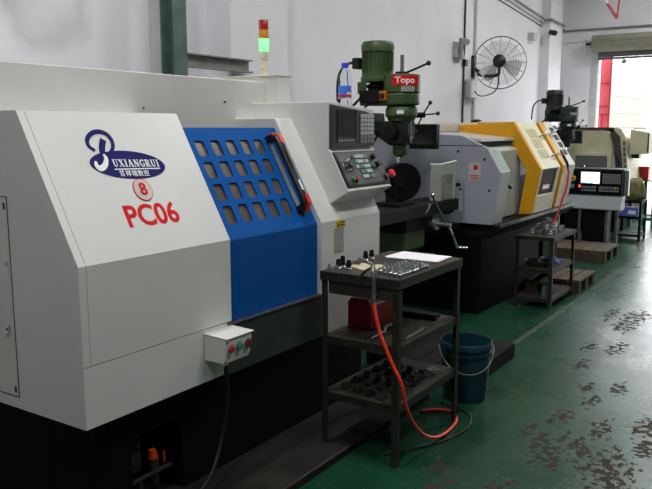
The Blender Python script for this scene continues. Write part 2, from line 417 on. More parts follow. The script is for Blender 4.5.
# ---- emblem and lettering on the slope
def slope_flat(poly, o0, o1):
    return prism(B(), poly, o0, o1, lambda x, s, t: SL(x, s, t))
EX, ES, EA, EB = 1.990, .3695, .181, .0605
ell = [(EX + EA*math.cos(a)*1.0, ES - .030*math.cos(a)*.38 + EB*math.sin(a)) for a in [2*math.pi*i/56 for i in range(56)]]
mk('emblem_oval', slope_flat(ell, .0003, .0018), 'navy', cover)
def ribbon(pts, w0, o0, o1, widths=None):
    P = smooth_path([(p[0], p[1], 0) for p in pts], 6); bm = B(); n = len(P); Lf = []; Rt = []
    for i in range(n):
        d = (P[min(i+1, n-1)] - P[max(i-1, 0)]).normalized(); q = Vector((-d.y, d.x, 0)); t = i/(n-1)
        w = w0 if widths is None else widths[0] + (widths[1]-widths[0])*math.sin(math.pi*t)
        Lf.append((P[i] + q*w/2)); Rt.append((P[i] - q*w/2))
    V = [[bm.verts.new(SL(p.x, p.y, o)) for p in L] for o in (o0, o1) for L in (Lf, Rt)]
    for i in range(n-1):
        bm.faces.new((V[2][i], V[2][i+1], V[3][i+1], V[3][i])); bm.faces.new((V[0][i], V[1][i], V[1][i+1], V[0][i+1]))
        bm.faces.new((V[0][i], V[0][i+1], V[2][i+1], V[2][i])); bm.faces.new((V[1][i], V[3][i], V[3][i+1], V[1][i+1]))
    bm.faces.new((V[0][0], V[2][0], V[3][0], V[1][0])); bm.faces.new((V[0][-1], V[1][-1], V[3][-1], V[2][-1]))
    return bm
mk('emblem_swoosh', ribbon([(1.856, .434), (1.836, .454), (1.840, .481), (1.868, .505), (1.905, .514), (1.940, .503), (1.953, .474), (1.945, .445), (1.922, .424)], .02, .0004, .002, (.012, .019)), 'navy', cover)
mk('emblem_stem', ribbon([(1.914, .480), (1.902, .462), (1.890, .439), (1.884, .416)], .026, .0004, .002), 'navy', cover)
mk('emblem_hook', ribbon([(1.886, .418), (1.890, .398), (1.872, .371), (1.846, .360), (1.834, .374), (1.838, .390)], .018, .0018, .003, (.009, .023)), 'sign_white', cover)
def on_slope(cx, cs, skew=0., rot=0., lift=.0018):
    c_, s_ = math.cos(rot), math.sin(rot)
    def f(x, y, z): x2 = x*c_ - y*s_; y2 = x*s_ + y*c_; return SL(cx + x2 + skew*y2, cs + y2, lift + z)
    return f
def serif_word(word, x0, x1, s_mid, cap, rot):
    T, t, F = .20, .085, .075                      # thick stem, thin stem, serif height
    def st(p, q, w): return [(p, q, w)]
    G = {
     'U': (.86, [((.2,1),(.2,.32),T),((.2,.36),(.28,.10),T*.9),((.26,.10),(.46,.03),.12),((.44,.03),(.62,.12),t*1.2),((.62,.10),(.68,.34),t),((.68,.3),(.68,1),t),((.02,.965),(.40,.965),F),((.54,.965),(.84,.965),F)]),
     'X': (.86, [((.16,1),(.72,0),T),((.70,1),(.14,0),t),((.0,.965),(.36,.965),F),((.54,.965),(.86,.965),F),((.0,.035),(.32,.035),F),((.50,.035),(.88,.035),F)]),
     'I': (.46, [((.23,0),(.23,1),T),((.04,.965),(.42,.965),F),((.04,.035),(.42,.035),F)]),
     'A': (.88, [((.40,1),(.14,0),t),((.42,1),(.74,0),T),((.24,.32),(.62,.32),t),((.0,.035),(.30,.035),F),((.54,.035),(.92,.035),F)]),
     'N': (.90, [((.18,0),(.18,1),t),((.18,1),(.74,.02),T),((.74,0),(.74,1),t),((.0,.965),(.26,.965),F),((.04,.035),(.34,.035),F),((.58,.965),(.90,.965),F)]),
     'G': (.88, [((.74,.80),(.56,.96),t*1.3),((.58,.96),(.34,.93),.11),((.36,.95),(.16,.66),T*.9),((.15,.70),(.15,.34),T),((.15,.36),(.34,.06),T*.9),((.32,.05),(.60,.05),.11),((.58,.04),(.72,.14),t*1.2),((.72,.08),(.72,.42),T*.85),((.52,.44),(.86,.44),F),((.74,.70),(.74,.96),t)]),
     'R': (.88, [((.20,0),(.20,1),T),((.20,.955),(.52,.955),t),((.50,.95),(.66,.80),.14),((.65,.82),(.65,.66),T*.85),((.66,.70),(.50,.51),.14),((.20,.50),(.52,.50),t),((.42,.50),(.76,.02),T),((.02,.965),(.30,.965),F),((.04,.035),(.38,.035),F),((.66,.035),(.90,.035),F)])}
    tot = sum(G[c][0] + .10 for c in word) - .10; k = (x1-x0)/tot; bm = B(); u = 0.; xm, c_, s_ = (x0+x1)/2, math.cos(rot), math.sin(rot)
    n = 0
    for ch in word:
        for p, q, w in G[ch][1]:
            a = Vector(((u + p[0])*k + x0 - xm, (p[1]-.5)*cap, 0)); d = Vector(((u + q[0])*k + x0 - xm, (q[1]-.5)*cap, 0))
            e = (d - a).normalized(); nn = Vector((-e.y, e.x, 0)); hw_ = w*(k if abs(e.y) > abs(e.x) else cap)/2; n += 1
            pts = [a + nn*hw_, a - nn*hw_, d - nn*hw_, d + nn*hw_]
            v = [bm.verts.new(SL(xm + r.x*c_ - r.y*s_, s_mid + r.x*s_ + r.y*c_, o)) for o in (.0018, .0026 + n*.00001) for r in pts]
            for f in ((3,2,1,0),(4,5,6,7),(0,1,5,4),(1,2,6,5),(2,3,7,6),(3,0,4,7)): bm.faces.new([v[i] for i in f])
        u += G[ch][0] + .10
    return bm
mk('emblem_lettering', serif_word('UXIANGRUI', 1.913, 2.142, .3745, .031, -.045), 'sign_white', cover, kind='stuff')
# serif feet and heads of the emblem's capitals
mk('emblem_rule', ribbon([(1.910, .3530), (2.02, .3500), (2.138, .3460)], .0045, .0018, .003), 'sign_white', cover)
mk('emblem_subtitle', text_mesh('普祥瑞数控', .0275, on_slope(1.998, .3300, 0, -.045), bold=.0002, space=1.18), 'sign_white', cover)
circ = [(2.006 + .046*math.cos(a), .2605 + .0475*math.sin(a)) for a in [2*math.pi*i/40 for i in range(40)]]
mk('badge_ring', slope_flat(circ, .0003, .0026), 'sign_red', cover)
mk('number_badge', slope_flat([(2.006 + (x-2.006)*.93, .2605 + (s-.2605)*.93) for x, s in circ], .0003, .0034), 'badge_grey', cover)
f8 = on_slope(2.006, .2605)
mk('badge_numeral', text_mesh('8', .073, lambda x, y, z: f8(x, y, z + .002), bold=.0016, xs=1.0), 'sign_red', cover)
mk('machine_number', text_mesh('PC06', .122, on_slope(2.003, .152, 0, -.018, .0003), depth=.0006, bold=.0030, xs=1.0), 'sign_red', cover)

# ---- blue sliding door
door = mk('sliding_door', px(B(), [(2.078, .722), (2.078, 1.071), (2.0826, 1.0795), (2.115, 1.065), (2.115, .722)], XS - .05, XJ + .03), 'blue_paint', lathe1, bevel=.002)
FD = (2.0763, 1.0715)
def SD(x, s, off=0.): return SL(x, s, off, FD)
b = B()
cols = [(2.434 + .1035*i, 2.434 + .1035*i + .0615) for i in range(5)]
rows = [(.074, .162), (.187, .268), (.298, .377), (.406, .483)]
xb = [XS - .05] + [(cols[i][1] + cols[i+1][0])/2 for i in range(4)] + [XJ + .03]
sb = [.003] + [(rows[i][1] + rows[i+1][0])/2 for i in range(3)] + [.548]
panes = []
for i, (c0, c1) in enumerate(cols):
    for j, (r0, r1) in enumerate(rows):
        h = rrect(c1-c0, r1-r0, .013, 4); cx, cs = (c0+c1)/2, (r0+r1)/2
        H = [(cx+u, cs+v) for u, v in h]; O = []
        xl, xr, sl, sr = xb[i], xb[i+1], sb[j], sb[j+1]
        cor = [(xr, sr), (xl, sr), (xl, sl), (xr, sl)]
        for q in range(4):
            for k in range(5):
                p = H[q*5+k]; cc = cor[q]
                if k == 2: O.append(cc)
                elif (k < 2) == (q in (0, 2)): O.append((cc[0], p[1]))
                else: O.append((p[0], cc[1]))
        vo = [b.verts.new(SD(*p)) for p in O]; vh = [b.verts.new(SD(*p)) for p in H]; vb = [b.verts.new(SD(p[0], p[1], -.009)) for p in H]
        for k in range(20):
            k2 = (k+1) % 20
            b.faces.new((vo[k], vo[k2], vh[k2], vh[k])); b.faces.new((vh[k], vh[k2], vb[k2], vb[k]))
        panes.append((c0-.004, c1+.004, r0-.004, r1+.004))
bmesh.ops.remove_doubles(b, verts=b.verts, dist=.0002)
# rim and back of the slanted leaf
def quad(bm, pts): bm.faces.new([bm.verts.new(p) for p in pts])
xa, xz, sa, sz = xb[0], xb[-1], sb[0], sb[-1]
quad(b, [SD(xa, sz), SD(xz, sz), SD(xz, sz, -.03), SD(xa, sz, -.03)]); quad(b, [SD(xz, sa), SD(xz, sz), SD(xz, sz, -.03), SD(xz, sa, -.03)])
quad(b, [SD(xa, sa), SD(xa, sz), SD(xa, sz, -.03), SD(xa, sa, -.03)]); quad(b, [SD(xa, sa, -.03), SD(xz, sa, -.03), SD(xz, sz, -.03), SD(xa, sz, -.03)])
mk('window_leaf', b, 'blue_paint', door)
for (c0, c1, r0, r1) in panes:
    b = B(); v = [b.verts.new(SD(x, s, o)) for o in (-.016, -.0085) for (x, s) in ((c0, r0), (c1, r0), (c1, r1), (c0, r1))]
    for f in ((3,2,1,0),(4,5,6,7),(0,1,5,4),(1,2,6,5),(2,3,7,6),(3,0,4,7)): b.faces.new([v[i] for i in f])
    mk('window_pane', b, 'smoked_glass', door)
# handle: grey backing strip, black grip with orange ends
def SDt(x, s, o): return SD(x, s, o)
b = B(); v = [b.verts.new(SD(x, s, o)) for o in (.0, .004) for (x, s) in ((2.957, .09), (2.985, .09), (2.985, .47), (2.957, .47))]
for f in ((3,2,1,0),(4,5,6,7),(0,1,5,4),(1,2,6,5),(2,3,7,6),(3,0,4,7)): b.faces.new([v[i] for i in f])
mk('handle_backing', b, 'grey_trim', door)
def slope_prism(poly, x0, x1): return prism(B(), poly, x0, x1, lambda s, o, t: SD(t, s, o))
grip = [(.075, .0), (.075, .03), (.10, .062), (.14, .066), (.43, .066), (.47, .062), (.495, .03), (.495, .0), (.462, .0), (.455, .036), (.43, .044), (.14, .044), (.112, .036), (.108, .0)]
mk('door_handle', slope_prism(grip, 2.943, 2.985), 'black_plastic', door, bevel=.006)
b = slope_prism([(.068, .0), (.068, .033), (.096, .068), (.145, .070), (.145, .066), (.10, .062), (.075, .03), (.075, .0)], 2.966, 2.992); mk('handle_end', b, 'red_plastic', door)
b = slope_prism([(.502, .0), (.502, .033), (.473, .068), (.43, .070), (.43, .066), (.47, .062), (.495, .03), (.495, .0)], 2.966, 2.992); mk('handle_end', b, 'orange_plastic', door)
b = slope_prism([(.17, .066), (.17, .068), (.225, .068), (.225, .066)], 2.964, 2.978); mk('handle_label', b, 'sign_white', door)
mk('door_sill', box(B(), 2.335, XJ + .02, 2.045, 2.112, .716, .722), 'steel', lathe1)

# ---- cover at the operator's end
rc = mk('right_cover', px(B(), [(2.05, .50), (2.05, 1.083), (2.337, 1.60), (3.25, 1.60), (3.25, .50)], XJ, X1), 'white_paint', lathe1, bevel=.004)
mk('cover_edge', px(B(), [(2.05, .50), (2.05, 1.083), (2.095, 1.164), (2.11, 1.155), (2.066, 1.078), (2.066, .50)], X1 + .0005, X1 + .006), 'white_soft', rc)
b = B(); box(b, 3.172, 3.262, 2.0475, 2.05, .915, 1.040); mk('rating_plate', b, 'label_grey', rc)
b = B(); box(b, 3.188, 3.275, 2.0470, 2.05, 1.042, 1.080); mk('warning_sticker', b, 'label_yellow', rc)
b = B(); py(b, [(3.196, 1.049), (3.222, 1.049), (3.209, 1.073)], 2.0463, 2.047); box(b, 3.228, 3.268, 2.0463, 2.047, 1.051, 1.058); box(b, 3.228, 3.268, 2.0463, 2.047, 1.064, 1.071)
mk('sticker_print', b, 'black_plastic', rc)
b = B(); cyl(b, (3.056, 2.044, .79), (3.066, 2.05, .79), .006, n=8); mk('cover_screw', b, 'black_plastic', rc)
# ---- operator console
XH = 3.205
con = mk('operator_console', px(B(), [(2.105, 1.683), (2.105, 1.440), (2.092, 1.432), (1.992, 1.244), (1.980, 1.236), (1.984, 1.228), (2.093, 1.163), (2.12, 1.20), (2.334, 1.598), (2.62, 1.598), (2.62, 1.683)], XH, 3.655), 'white_paint', lathe1, bevel=.004)
for v_ in con.data.vertices:
    if v_.co.x + 2.6 > 3.6 and v_.co.z > 1.65: v_.co.z -= .030
mk('display_bezel', py(B(), [(3.209, 1.449), (3.640, 1.452), (3.640, 1.618), (3.540, 1.640), (3.209, 1.668)], 2.085, 2.105), 'panel_dark', con, bevel=.003)
bx('screen', 'screen_off', con, 3.265, 3.43, 2.083, 2.085, 1.505, 1.635, bevel=.001)
b = B(); box(b, 3.255, 3.26, 2.081, 2.085, 1.475, 1.645); box(b, 3.435, 3.44, 2.081, 2.085, 1.475, 1.64); box(b, 3.255, 3.44, 2.081, 2.085, 1.64, 1.645)
mk('screen_frame', b, 'black_plastic', con)
for k in range(7): bx('soft_key', 'key_grey', con, 3.266+.0245*k, 3.279+.0245*k, 2.080, 2.085, 1.482, 1.490, bevel=.001)
for r_ in range(7):
    for c_ in range(4):
        bx('keypad_key', 'key_grey' if r_ > 1 else 'key_mid', con, 3.485+.036*c_, 3.516+.036*c_, 2.081, 2.085, 1.470+.0225*r_, 1.4885+.0225*r_, bevel=.001)
PU = Vector((0, .1, .188)).normalized(); PN = Vector((0, -.188, .1)).normalized()
def PC(x, s, o=0.): return Vector((x, 1.992, 1.244)) + PU*s + PN*o
def pbox(x0, x1, s0, s1, o0, o1):
    bm = B(); v = [bm.verts.new(PC(x, s, o)) for o in (o0, o1) for (x, s) in ((x0, s0), (x1, s0), (x1, s1), (x0, s1))]
    for f in ((3,2,1,0),(4,5,6,7),(0,1,5,4),(1,2,6,5),(2,3,7,6),(3,0,4,7)): bm.faces.new([v[i] for i in f])
    return bm
mk('control_panel', pbox(3.209, 3.650, .004, .205, 0, .010), 'black_plastic', con, bevel=.002)
mk('control_face', pbox(3.222, 3.638, .014, .196, .010, .012), 'panel_face', con)
def knob(name, m, x, s, r, h, n=16): return mk(name, cyl(B(), PC(x, s, .012), PC(x, s, .012+h), r, r*.82, n), m, con, smooth=True)
knob('handwheel', 'chrome', 3.290, .125, .040, .018, 20); knob('handwheel_hub', 'panel_dark', 3.290, .125, .024, .026, 16)
mk('handwheel_knob', cyl(B(), PC(3.30, .15, .03), PC(3.30, .15, .052), .008, .006, 10), 'chrome', con, smooth=True)
knob('push_button', 'button_green', 3.275, .045, .014, .014); knob('push_button', 'button_red', 3.312, .048, .012, .014); knob('push_button', 'black_plastic', 3.298, .033, .010, .016)
knob('override_dial', 'black_plastic', 3.560, .160, .017, .026); knob('override_dial', 'black_plastic', 3.575, .115, .017, .026); knob('push_button', 'button_green', 3.535, .110, .012, .012)
for r_ in range(5):
    for c_ in range(5):
        if (r_, c_) in ((0, 0), (1, 0)): continue
        mk('panel_key', pbox(3.362+.029*c_, 3.384+.029*c_, .045+.029*r_, .064+.029*r_, .012, .017), 'button_green' if (r_ + c_) % 7 == 3 else ('key_grey' if (r_*3+c_) % 4 else 'key_mid'), con)
mk('estop_guard', cyl(B(), PC(3.622, .040, .012), PC(3.622, .040, .022), .020, n=18), 'black_plastic', con)
mk('estop_stem', cyl(B(), PC(3.622, .040, .022), PC(3.622, .040, .045), .012, n=12), 'chrome', con, smooth=True)
mk('emergency_stop', lathe(B(), [(0, 0), (.020, 0), (.024, .008), (.021, .018), (0, .022)], PC(3.622, .040, .045), 18, PN), 'estop_red', con, smooth=True)
# ---- rear hood, mast column and tower light
sh = bx('rear_hood', 'white_soft', lathe1, 1.60, 3.312, 2.60, 3.3, 1.45, 1.800, bevel=.004)
b = B(); cyl(b, (2.98, 2.597, 1.683), (2.98, 2.60, 1.683), .006, n=8); cyl(b, (2.42, 2.597, 1.64), (2.42, 2.60, 1.64), .005, n=8); mk('hood_screw', b, 'dark_steel', sh)
colm = bx('mast_column', 'white_soft', lathe1, 3.313, 3.43, 2.508, 3.6, 1.601, 1.832, bevel=.003)
mk('mast_cap', box(B(), 3.306, 3.44, 2.502, 3.6, 1.832, 1.838), 'ivory', colm)
tx, ty = 3.37, 2.645
tw = mk('tower_light', lathe(B(), [(0, 0), (.030, 0), (.030, .008), (.014, .012), (.014, .04), (.020, .045), (.020, .075), (.014, .082), (.022, .088), (.0245, .095), (.027, .133), (0, .133)], (tx, ty, 1.838), 24), 'ivory', lathe1, smooth=True)
for k, (m, z0, h) in enumerate((('lens_green', 1.971, .069), ('lens_amber', 2.0405, .048), ('lens_red', 2.089, .050))):
    mk('lamp_lens', lathe(B(), [(0, 0), (.027, 0), (.027, h-.003), (.025, h), (0, h)], (tx, ty, z0), 24), m, tw, smooth=True)
mk('lens_cap', lathe(B(), [(0, 0), (.028, 0), (.027, .008), (0, .01)], (tx, ty, 2.139), 24), 'cream_dark', tw, smooth=True)
# ---- lower front: apron, box with push buttons, base
bx('apron', 'apron_green', lathe1, 2.337, XJ - .001, 2.050, 2.10, .50, .715, bevel=.002)
bx('rear_body', 'white_soft', lathe1, X0 + .02, X1 - .01, 3.25, 3.55, .45, 1.598, bevel=.004)
base = mk('base', box(B(), 1.70, 3.62, 2.40, 3.4, .036, .508), 'black_paint', lathe1, bevel=.004)
b = B(); box(b, 1.70, 1.872, 2.15, 2.40, .036, .508); box(b, 2.152, 3.62, 2.15, 2.40, .036, .508); box(b, 1.872, 2.152, 2.15, 2.40, .352, .508)
mk('base_front', b, 'black_paint', base)
bx('valve_plate', 'frame_steel', base, 1.885, 1.985, 2.22, 2.24, .16, .335)
bx('bracket', 'sheet_brown', base, 1.875, 2.11, 2.17, 2.19, .145, .16)
bx('bracket', 'sheet_brown', base, 1.93, 1.95, 2.175, 2.19, .06, .145)
mk('filter_bowl', cyl(B(), (2.035, 2.21, .09), (2.035, 2.21, .20), .026, n=14), 'sheet_brown', base, smooth=True)
mk('filter_cap', cyl(B(), (2.035, 2.21, .20), (2.035, 2.21, .235), .022, .016, n=14), 'orange_plastic', base, smooth=True)
mk('filter_pin', cyl(B(), (2.09, 2.20, .165), (2.09, 2.20, .21), .006, n=8), 'orange_plastic', base)
mk('pilot_light', cyl(B(), (1.965, 2.212, .275), (1.965, 2.222, .275), .008, n=10), 'button_green', base)
cbx = mk('button_box', px(B(), [(2.05, .604), (2.05, .713), (1.935, .708), (1.932, .690), (1.945, .604)], 2.192, 2.355), 'white_paint', lathe1, bevel=.003)
mk('box_lid', px(B(), [(2.05, .713), (1.925, .7085), (1.925, .7125), (2.05, .717)], 2.190, 2.362), 'white_soft', cbx)
def cbf(z): return 1.932 + (.690 - z)/.086*.013
for xk, m, rr_ in ((2.222, 'button_red', .014), (2.272, 'button_green', .015), (2.327, 'button_brown', .017)):
    zc = .664; yc = cbf(zc)
    mk('button_ring', cyl(B(), (xk, yc + .002, zc), (xk, yc - .006, zc), rr_ + .005, rr_ + .004, 18), 'chrome', cbx, smooth=True)
    mk('push_button', cyl(B(), (xk, yc - .006, zc), (xk, yc - .016, zc), rr_, rr_*.9, 18), m, cbx, smooth=True)
b = B()
for q in ((2.198, .612), (2.349, .612), (2.198, .694)): cyl(b, (q[0], cbf(q[1]) + .001, q[1]), (q[0], cbf(q[1]) - .002, q[1]), .004, n=8)
mk('box_screw', b, 'black_plastic', cbx)
mk('cable', tube(B(), smooth_path([(2.25, 1.99, .604), (2.25, 1.985, .54), (2.27, 2.0, .42), (2.25, 2.02, .25), (2.15, 2.0, .12), (2.0, 2.0, .06), (1.8, 2.0, .05)]), .009, 8), 'rubber', lathe1, smooth=True)
mk('cable_gland', cyl(B(), (2.25, 1.99, .604), (2.25, 1.99, .575), .012, n=10), 'sign_white', cbx, smooth=True)
# low drip tray the lathe stands in
tr = mk('drip_tray', box(B(), .9, 3.78, 1.778, 3.45, 0, .034), 'mat_dark', bevel=.003, label='low dark stained drip tray under the white and blue lathe', cat='tray')
mk('tray_edge', tube(B(), [(.9, 1.783, .036), (1.6, 1.781, .037), (2.3, 1.783, .036), (2.9, 1.784, .036)], .003, 6), 'steel', tr)

# ================================================================== tool cart beside the near lathe
def angle_leg(bm, x, y, sx, sy, z0, z1, w=.034, t=.004):
    box(bm, x, x + sx*w, y, y + sy*t, z0, z1); box(bm, x, x + sx*t, y + sy*t, y + sy*w, z0, z1); return bm
CX0, CX1, CY0, CY1, CT = 2.872, 3.552, 1.512, 1.925, .885
cart = thing('tool_cart', (3.21, 1.72, 0), 'rusty angle-iron tool cart with the air gun, in front of the white and blue lathe', 'cart')
for (x, y, sx, sy, z0) in ((CX0, CY0, 1, 1, 0), (CX1, CY0, -1, 1, 0), (CX0, CY1, 1, -1, .0355), (CX1, CY1, -1, -1, .0355)):
    mk('leg', angle_leg(B(), x, y, sx, sy, z0, CT - .003), 'frame_steel', cart, bevel=.0015)
def cart_shelf(parent, x0, x1, y0, y1, zt, name='shelf', lip=.035, m1='sheet_brown', m2='frame_steel', ins=.005):
    sh_ = mk(name, box(B(), x0 + ins, x1 - ins, y0 + ins, y1 - ins, zt - .003, zt), m1, parent)
    for (a, b_, c, d) in ((x0+ins, x1-ins, y0+ins, y0+ins+.004), (x0+ins, x1-ins, y1-ins-.004, y1-ins), (x0+ins, x0+ins+.004, y0+ins+.004, y1-ins-.004), (x1-ins-.004, x1-ins, y0+ins+.004, y1-ins-.004)):
        mk('rail', box(B(), a, b_, c, d, zt - lip - .003, zt - .0035), m2, sh_)
    return sh_
cart_shelf(cart, CX0 - .006, CX1 + .006, CY0 - .006, CY1 + .006, CT, 'top', .04, ins=0.)
cart_shelf(cart, CX0, CX1, CY0, CY1, .572)
cart_shelf(cart, CX0, CX1, CY0, CY1, .295)
# drawer-like side plate below the top, facing the near lathe's door
bx('side_plate', 'sheet_brown', cart, CX0 + .006, CX0 + .009, CY0 + .035, CY1 - .035, .78, .842, bevel=0)
# little steel collets standing in rows
pr = None; n_ = 0
def collet_bm(c, r=.0085, h=.034):
    return lathe(B(), [(0, 0), (r*.8, 0), (r, .004), (r, h*.55), (r*.72, h*.6), (r*.72, h*.9), (r*.5, h), (0, h)], c, 10)
for i in range(9):
    for j in range(5):
        x = 2.905 + i*.0345 + j*.008; y = 1.528 + j*.030 + (i % 2)*.003
        if pr is None:
            pr = mk('collet', collet_bm((x, y, CT)), 'chrome', smooth=True, label='small bright steel collet standing in the rows on the tool cart top', cat='collet', group='collets in rows on the tool cart')
        else:
            c = pr.copy(); COL.objects.link(c); c.location = (x, y, CT); c.rotation_euler = (0, 0, random.random()*6)
def tool_holder(x, y, z, h, label, grp, lean=0):
    t = thing('tool_holder', (x, y, z), label, 'tool holder', grp)
    mk('flange', lathe(B(), [(0, 0), (.015, 0), (.015, .010), (.010, .014), (.010, .022), (0, .022)], (x, y, z), 16), 'steel', t, smooth=True)
    mk('shank', lathe(B(), [(0, .022), (.0135, .022), (.0135, .034), (.011, .036), (.011, h), (.008, h + .006), (0, h + .006)], (x, y, z), 16), 'black_paint', t, smooth=True)
for k, (x, y, h) in enumerate(((2.93, 1.868, .046), (2.968, 1.868, .056), (2.942, 1.818, .044))):
    tool_holder(x, y, CT, h, ['stubby black tool holder at the rear corner of the tool cart', 'tallest black tool holder in the front trio on the tool cart', 'short black tool holder standing in front of the trio beside the rag'][k], 'black tool holders on the tool cart')
for k, (x, y, h) in enumerate(((3.19, 1.872, .048), (3.25, 1.872, .046))):
    tool_holder(x, y, CT, h, ['black tool holder behind the rag, beside the short steel plug', 'black tool holder behind the rag, next to the white papers'][k], 'black tool holders on the tool cart')
for k, (x, y) in enumerate(((3.135, 1.875), (2.90, 1.90), (2.905, 1.86), (3.09, 1.555+.15))):
    mk('steel_plug', lathe(B(), [(0, 0), (.010, 0), (.010, .016), (.007, .02), (.007, .028), (0, .028)], (x, y, CT), 12), 'steel', smooth=True,
       label=['short steel plug behind the pale rag on the tool cart', 'steel plug at the rearmost corner of the tool cart', 'steel plug beside the stubby black tool holder on the cart', 'lone steel plug between the rag and the rows of collets'][k], cat='plug', group='steel plugs on the tool cart')
# rag
def cloth(x0, x1, y0, y1, z, n=18, amp=.012, seed=1):
    rnd = random.Random(seed); bm = B(); ph = [rnd.random()*6 for _ in range(6)]; V = []
    for i in range(n+1):
        row = []
        for j in range(n+1):
            u, v = i/n, j/n
            x = x0 + (x1-x0)*u + .012*math.sin(v*7 + ph[0]); y = y0 + (y1-y0)*v + .014*math.sin(u*6 + ph[1])
            h = amp*(.5 + .5*math.sin(u*11 + ph[2] + v*4))*(.5 + .5*math.sin(v*9 + ph[3] - u*3)) + .001
            row.append(bm.verts.new((x, y, z + h)))
        V.append(row)
    for i in range(n):
        for j in range(n): bm.faces.new((V[i][j], V[i+1][j], V[i+1][j+1], V[i][j+1]))
    ex = bmesh.ops.extrude_face_region(bm, geom=bm.faces[:])
    for g in ex['geom']:
        if isinstance(g, bmesh.types.BMVert): g.co.z = z + .0003 if True else 0
    return bm
mk('rag', cloth(3.0, 3.12, 1.68, 1.85, CT, amp=.012, seed=4), 'rag', smooth='all', label='crumpled pale yellow rag lying among the black tool holders', cat='rag')
# clipboard with papers
bx('clipboard', 'board_brown', None, 3.335, 3.50, 1.548, 1.86, CT, CT + .004, bevel=.001, label='brown clipboard lying under the white papers on the tool cart', cat='clipboard')
b = B()
for k in range(3):
    mx = Matrix.Translation((3.44, 1.70, CT + .0045 + k*.0012)) @ Matrix.Rotation(R(4 - 3*k), 4, 'Z'); box(b, -.095, .095, -.145, .145, 0, .001, mx)
bb = mk('paper_stack', b, 'paper', label='white sheets of paper lying on the brown clipboard', cat='paper')
# air blow gun hanging over the cart's edge, with its coiled red hose
gun = thing('air_gun', (2.85, 1.63, .80), 'grey air blow gun with a red hose, hooked over the cart edge', 'air gun')
mk('gun_body', tube(B(), smooth_path([(2.852, 1.628, .800), (2.852, 1.628, .86), (2.855, 1.635, .905), (2.868, 1.645, .935)]), .011, 10), 'steel', gun, smooth=True)
mk('gun_nozzle', tube(B(), smooth_path([(2.868, 1.645, .935), (2.90, 1.672, .945), (2.96, 1.72, .935)]), .0055, 8), 'chrome', gun, smooth=True)
mk('gun_trigger', tube(B(), smooth_path([(2.862, 1.645, .930), (2.845, 1.668, .915), (2.838, 1.690, .885), (2.838, 1.700, .865)]), .006, 8), 'black_plastic', gun, smooth=True)
mk('hose_fitting', lathe(B(), [(0, -.035), (.0085, -.035), (.0085, -.02), (.012, -.018), (.012, 0), (.009, .002), (0, .002)], (2.852, 1.628, .80), 12), 'chrome', gun, smooth=True)
mk('hose', tube(B(), smooth_path([(2.852, 1.628, .770), (2.846, 1.615, .72), (2.842, 1.59, .64), (2.842, 1.565, .585), (2.846, 1.525, .50), (2.858, 1.487, .415), (2.90, 1.482, .30), (2.98, 1.483, .19), (3.09, 1.482, .095), (3.22, 1.478, .035), (3.36, 1.482, .012), (3.49, 1.494, .012), (3.585, 1.53, .012), (3.63, 1.575, .012), (3.62, 1.65, .012), (3.55, 1.72, .012)], 8), .0085, 10), 'hose_red', gun, smooth=True)
mk('floor_cable', tube(B(), smooth_path([(2.95, 1.62, .008), (3.05, 1.57, .008), (3.25, 1.46, .008), (3.45, 1.42, .008), (3.62, 1.46, .008), (3.70, 1.56, .008), (3.74, 1.70, .008)], 8), .004, 8), 'rubber', smooth=True, label='thin black cable curving over the green floor under the tool cart', cat='cable')
# middle shelf
ST = .572
tb = thing('toolbox', (3.21, 1.835, ST), 'red metal toolbox with printed white stickers on the cart shelf', 'toolbox')
mk('toolbox_body', box(B(), 3.075, 3.36, 1.772, 1.905, ST, ST + .115), 'toolbox_red', tb, bevel=.004)
mk('toolbox_lid', px(B(), [(1.768, ST + .116), (1.79, ST + .150), (1.885, ST + .150), (1.909, ST + .116)], 3.071, 3.364), 'toolbox_red', tb, bevel=.003)
mk('toolbox_handle', tube(B(), smooth_path([(3.15, 1.838, ST + .15), (3.155, 1.838, ST + .168), (3.28, 1.838, ST + .168), (3.285, 1.838, ST + .15)]), .005, 8), 'black_plastic', tb, smooth=True)
def stick(x0, x1, f0, f1):
    def P(x, f, o): return Vector((x, 1.768 + .022*f, ST + .116 + .034*f)) + Vector((0, -.84, .54))*o
    bm = B(); v = [bm.verts.new(P(x, f, o)) for o in (.0, .0012) for (x, f) in ((x0, f0), (x1, f0), (x1, f1), (x0, f1))]
    for f in ((3,2,1,0),(4,5,6,7),(0,1,5,4),(1,2,6,5),(2,3,7,6),(3,0,4,7)): bm.faces.new([v[i] for i in f])
    return bm
mk('sticker', stick(3.10, 3.34, .05, .95), 'paper', tb)
b = B(); xx = 3.11
while xx < 3.325:
    w = random.uniform(.006, .02)
    def P(x, f, o): return Vector((x, 1.768 + .022*f, ST + .116 + .034*f)) + Vector((0, -.84, .54))*o
    f0, f1 = random.uniform(.12, .35), random.uniform(.55, .9)
    v = [b.verts.new(P(x, f, o)) for o in (.0012, .0018) for (x, f) in ((xx, f0), (xx+w, f0), (xx+w, f1), (xx, f1))]
    for f in ((3,2,1,0),(4,5,6,7),(0,1,5,4),(1,2,6,5),(2,3,7,6),(3,0,4,7)): b.faces.new([v[i] for i in f])
    xx += w + random.uniform(.004, .012)
mk('sticker_print', b, 'black_plastic', tb, kind='stuff')
def bar_tool(name, pts, r, m, label, cat, group=None, ends=1.7):
    bm = tube(B(), smooth_path(pts), r, 8)
    a, c = Vector(pts[0]), Vector(pts[-1])
    for p in (a, c): lathe(bm, [(0, -r), (r*ends, -r), (r*ends, r*.8), (0, r*.8)], p, 10)
    return mk(name, bm, m, smooth=True, label=label, cat=cat, group=group)
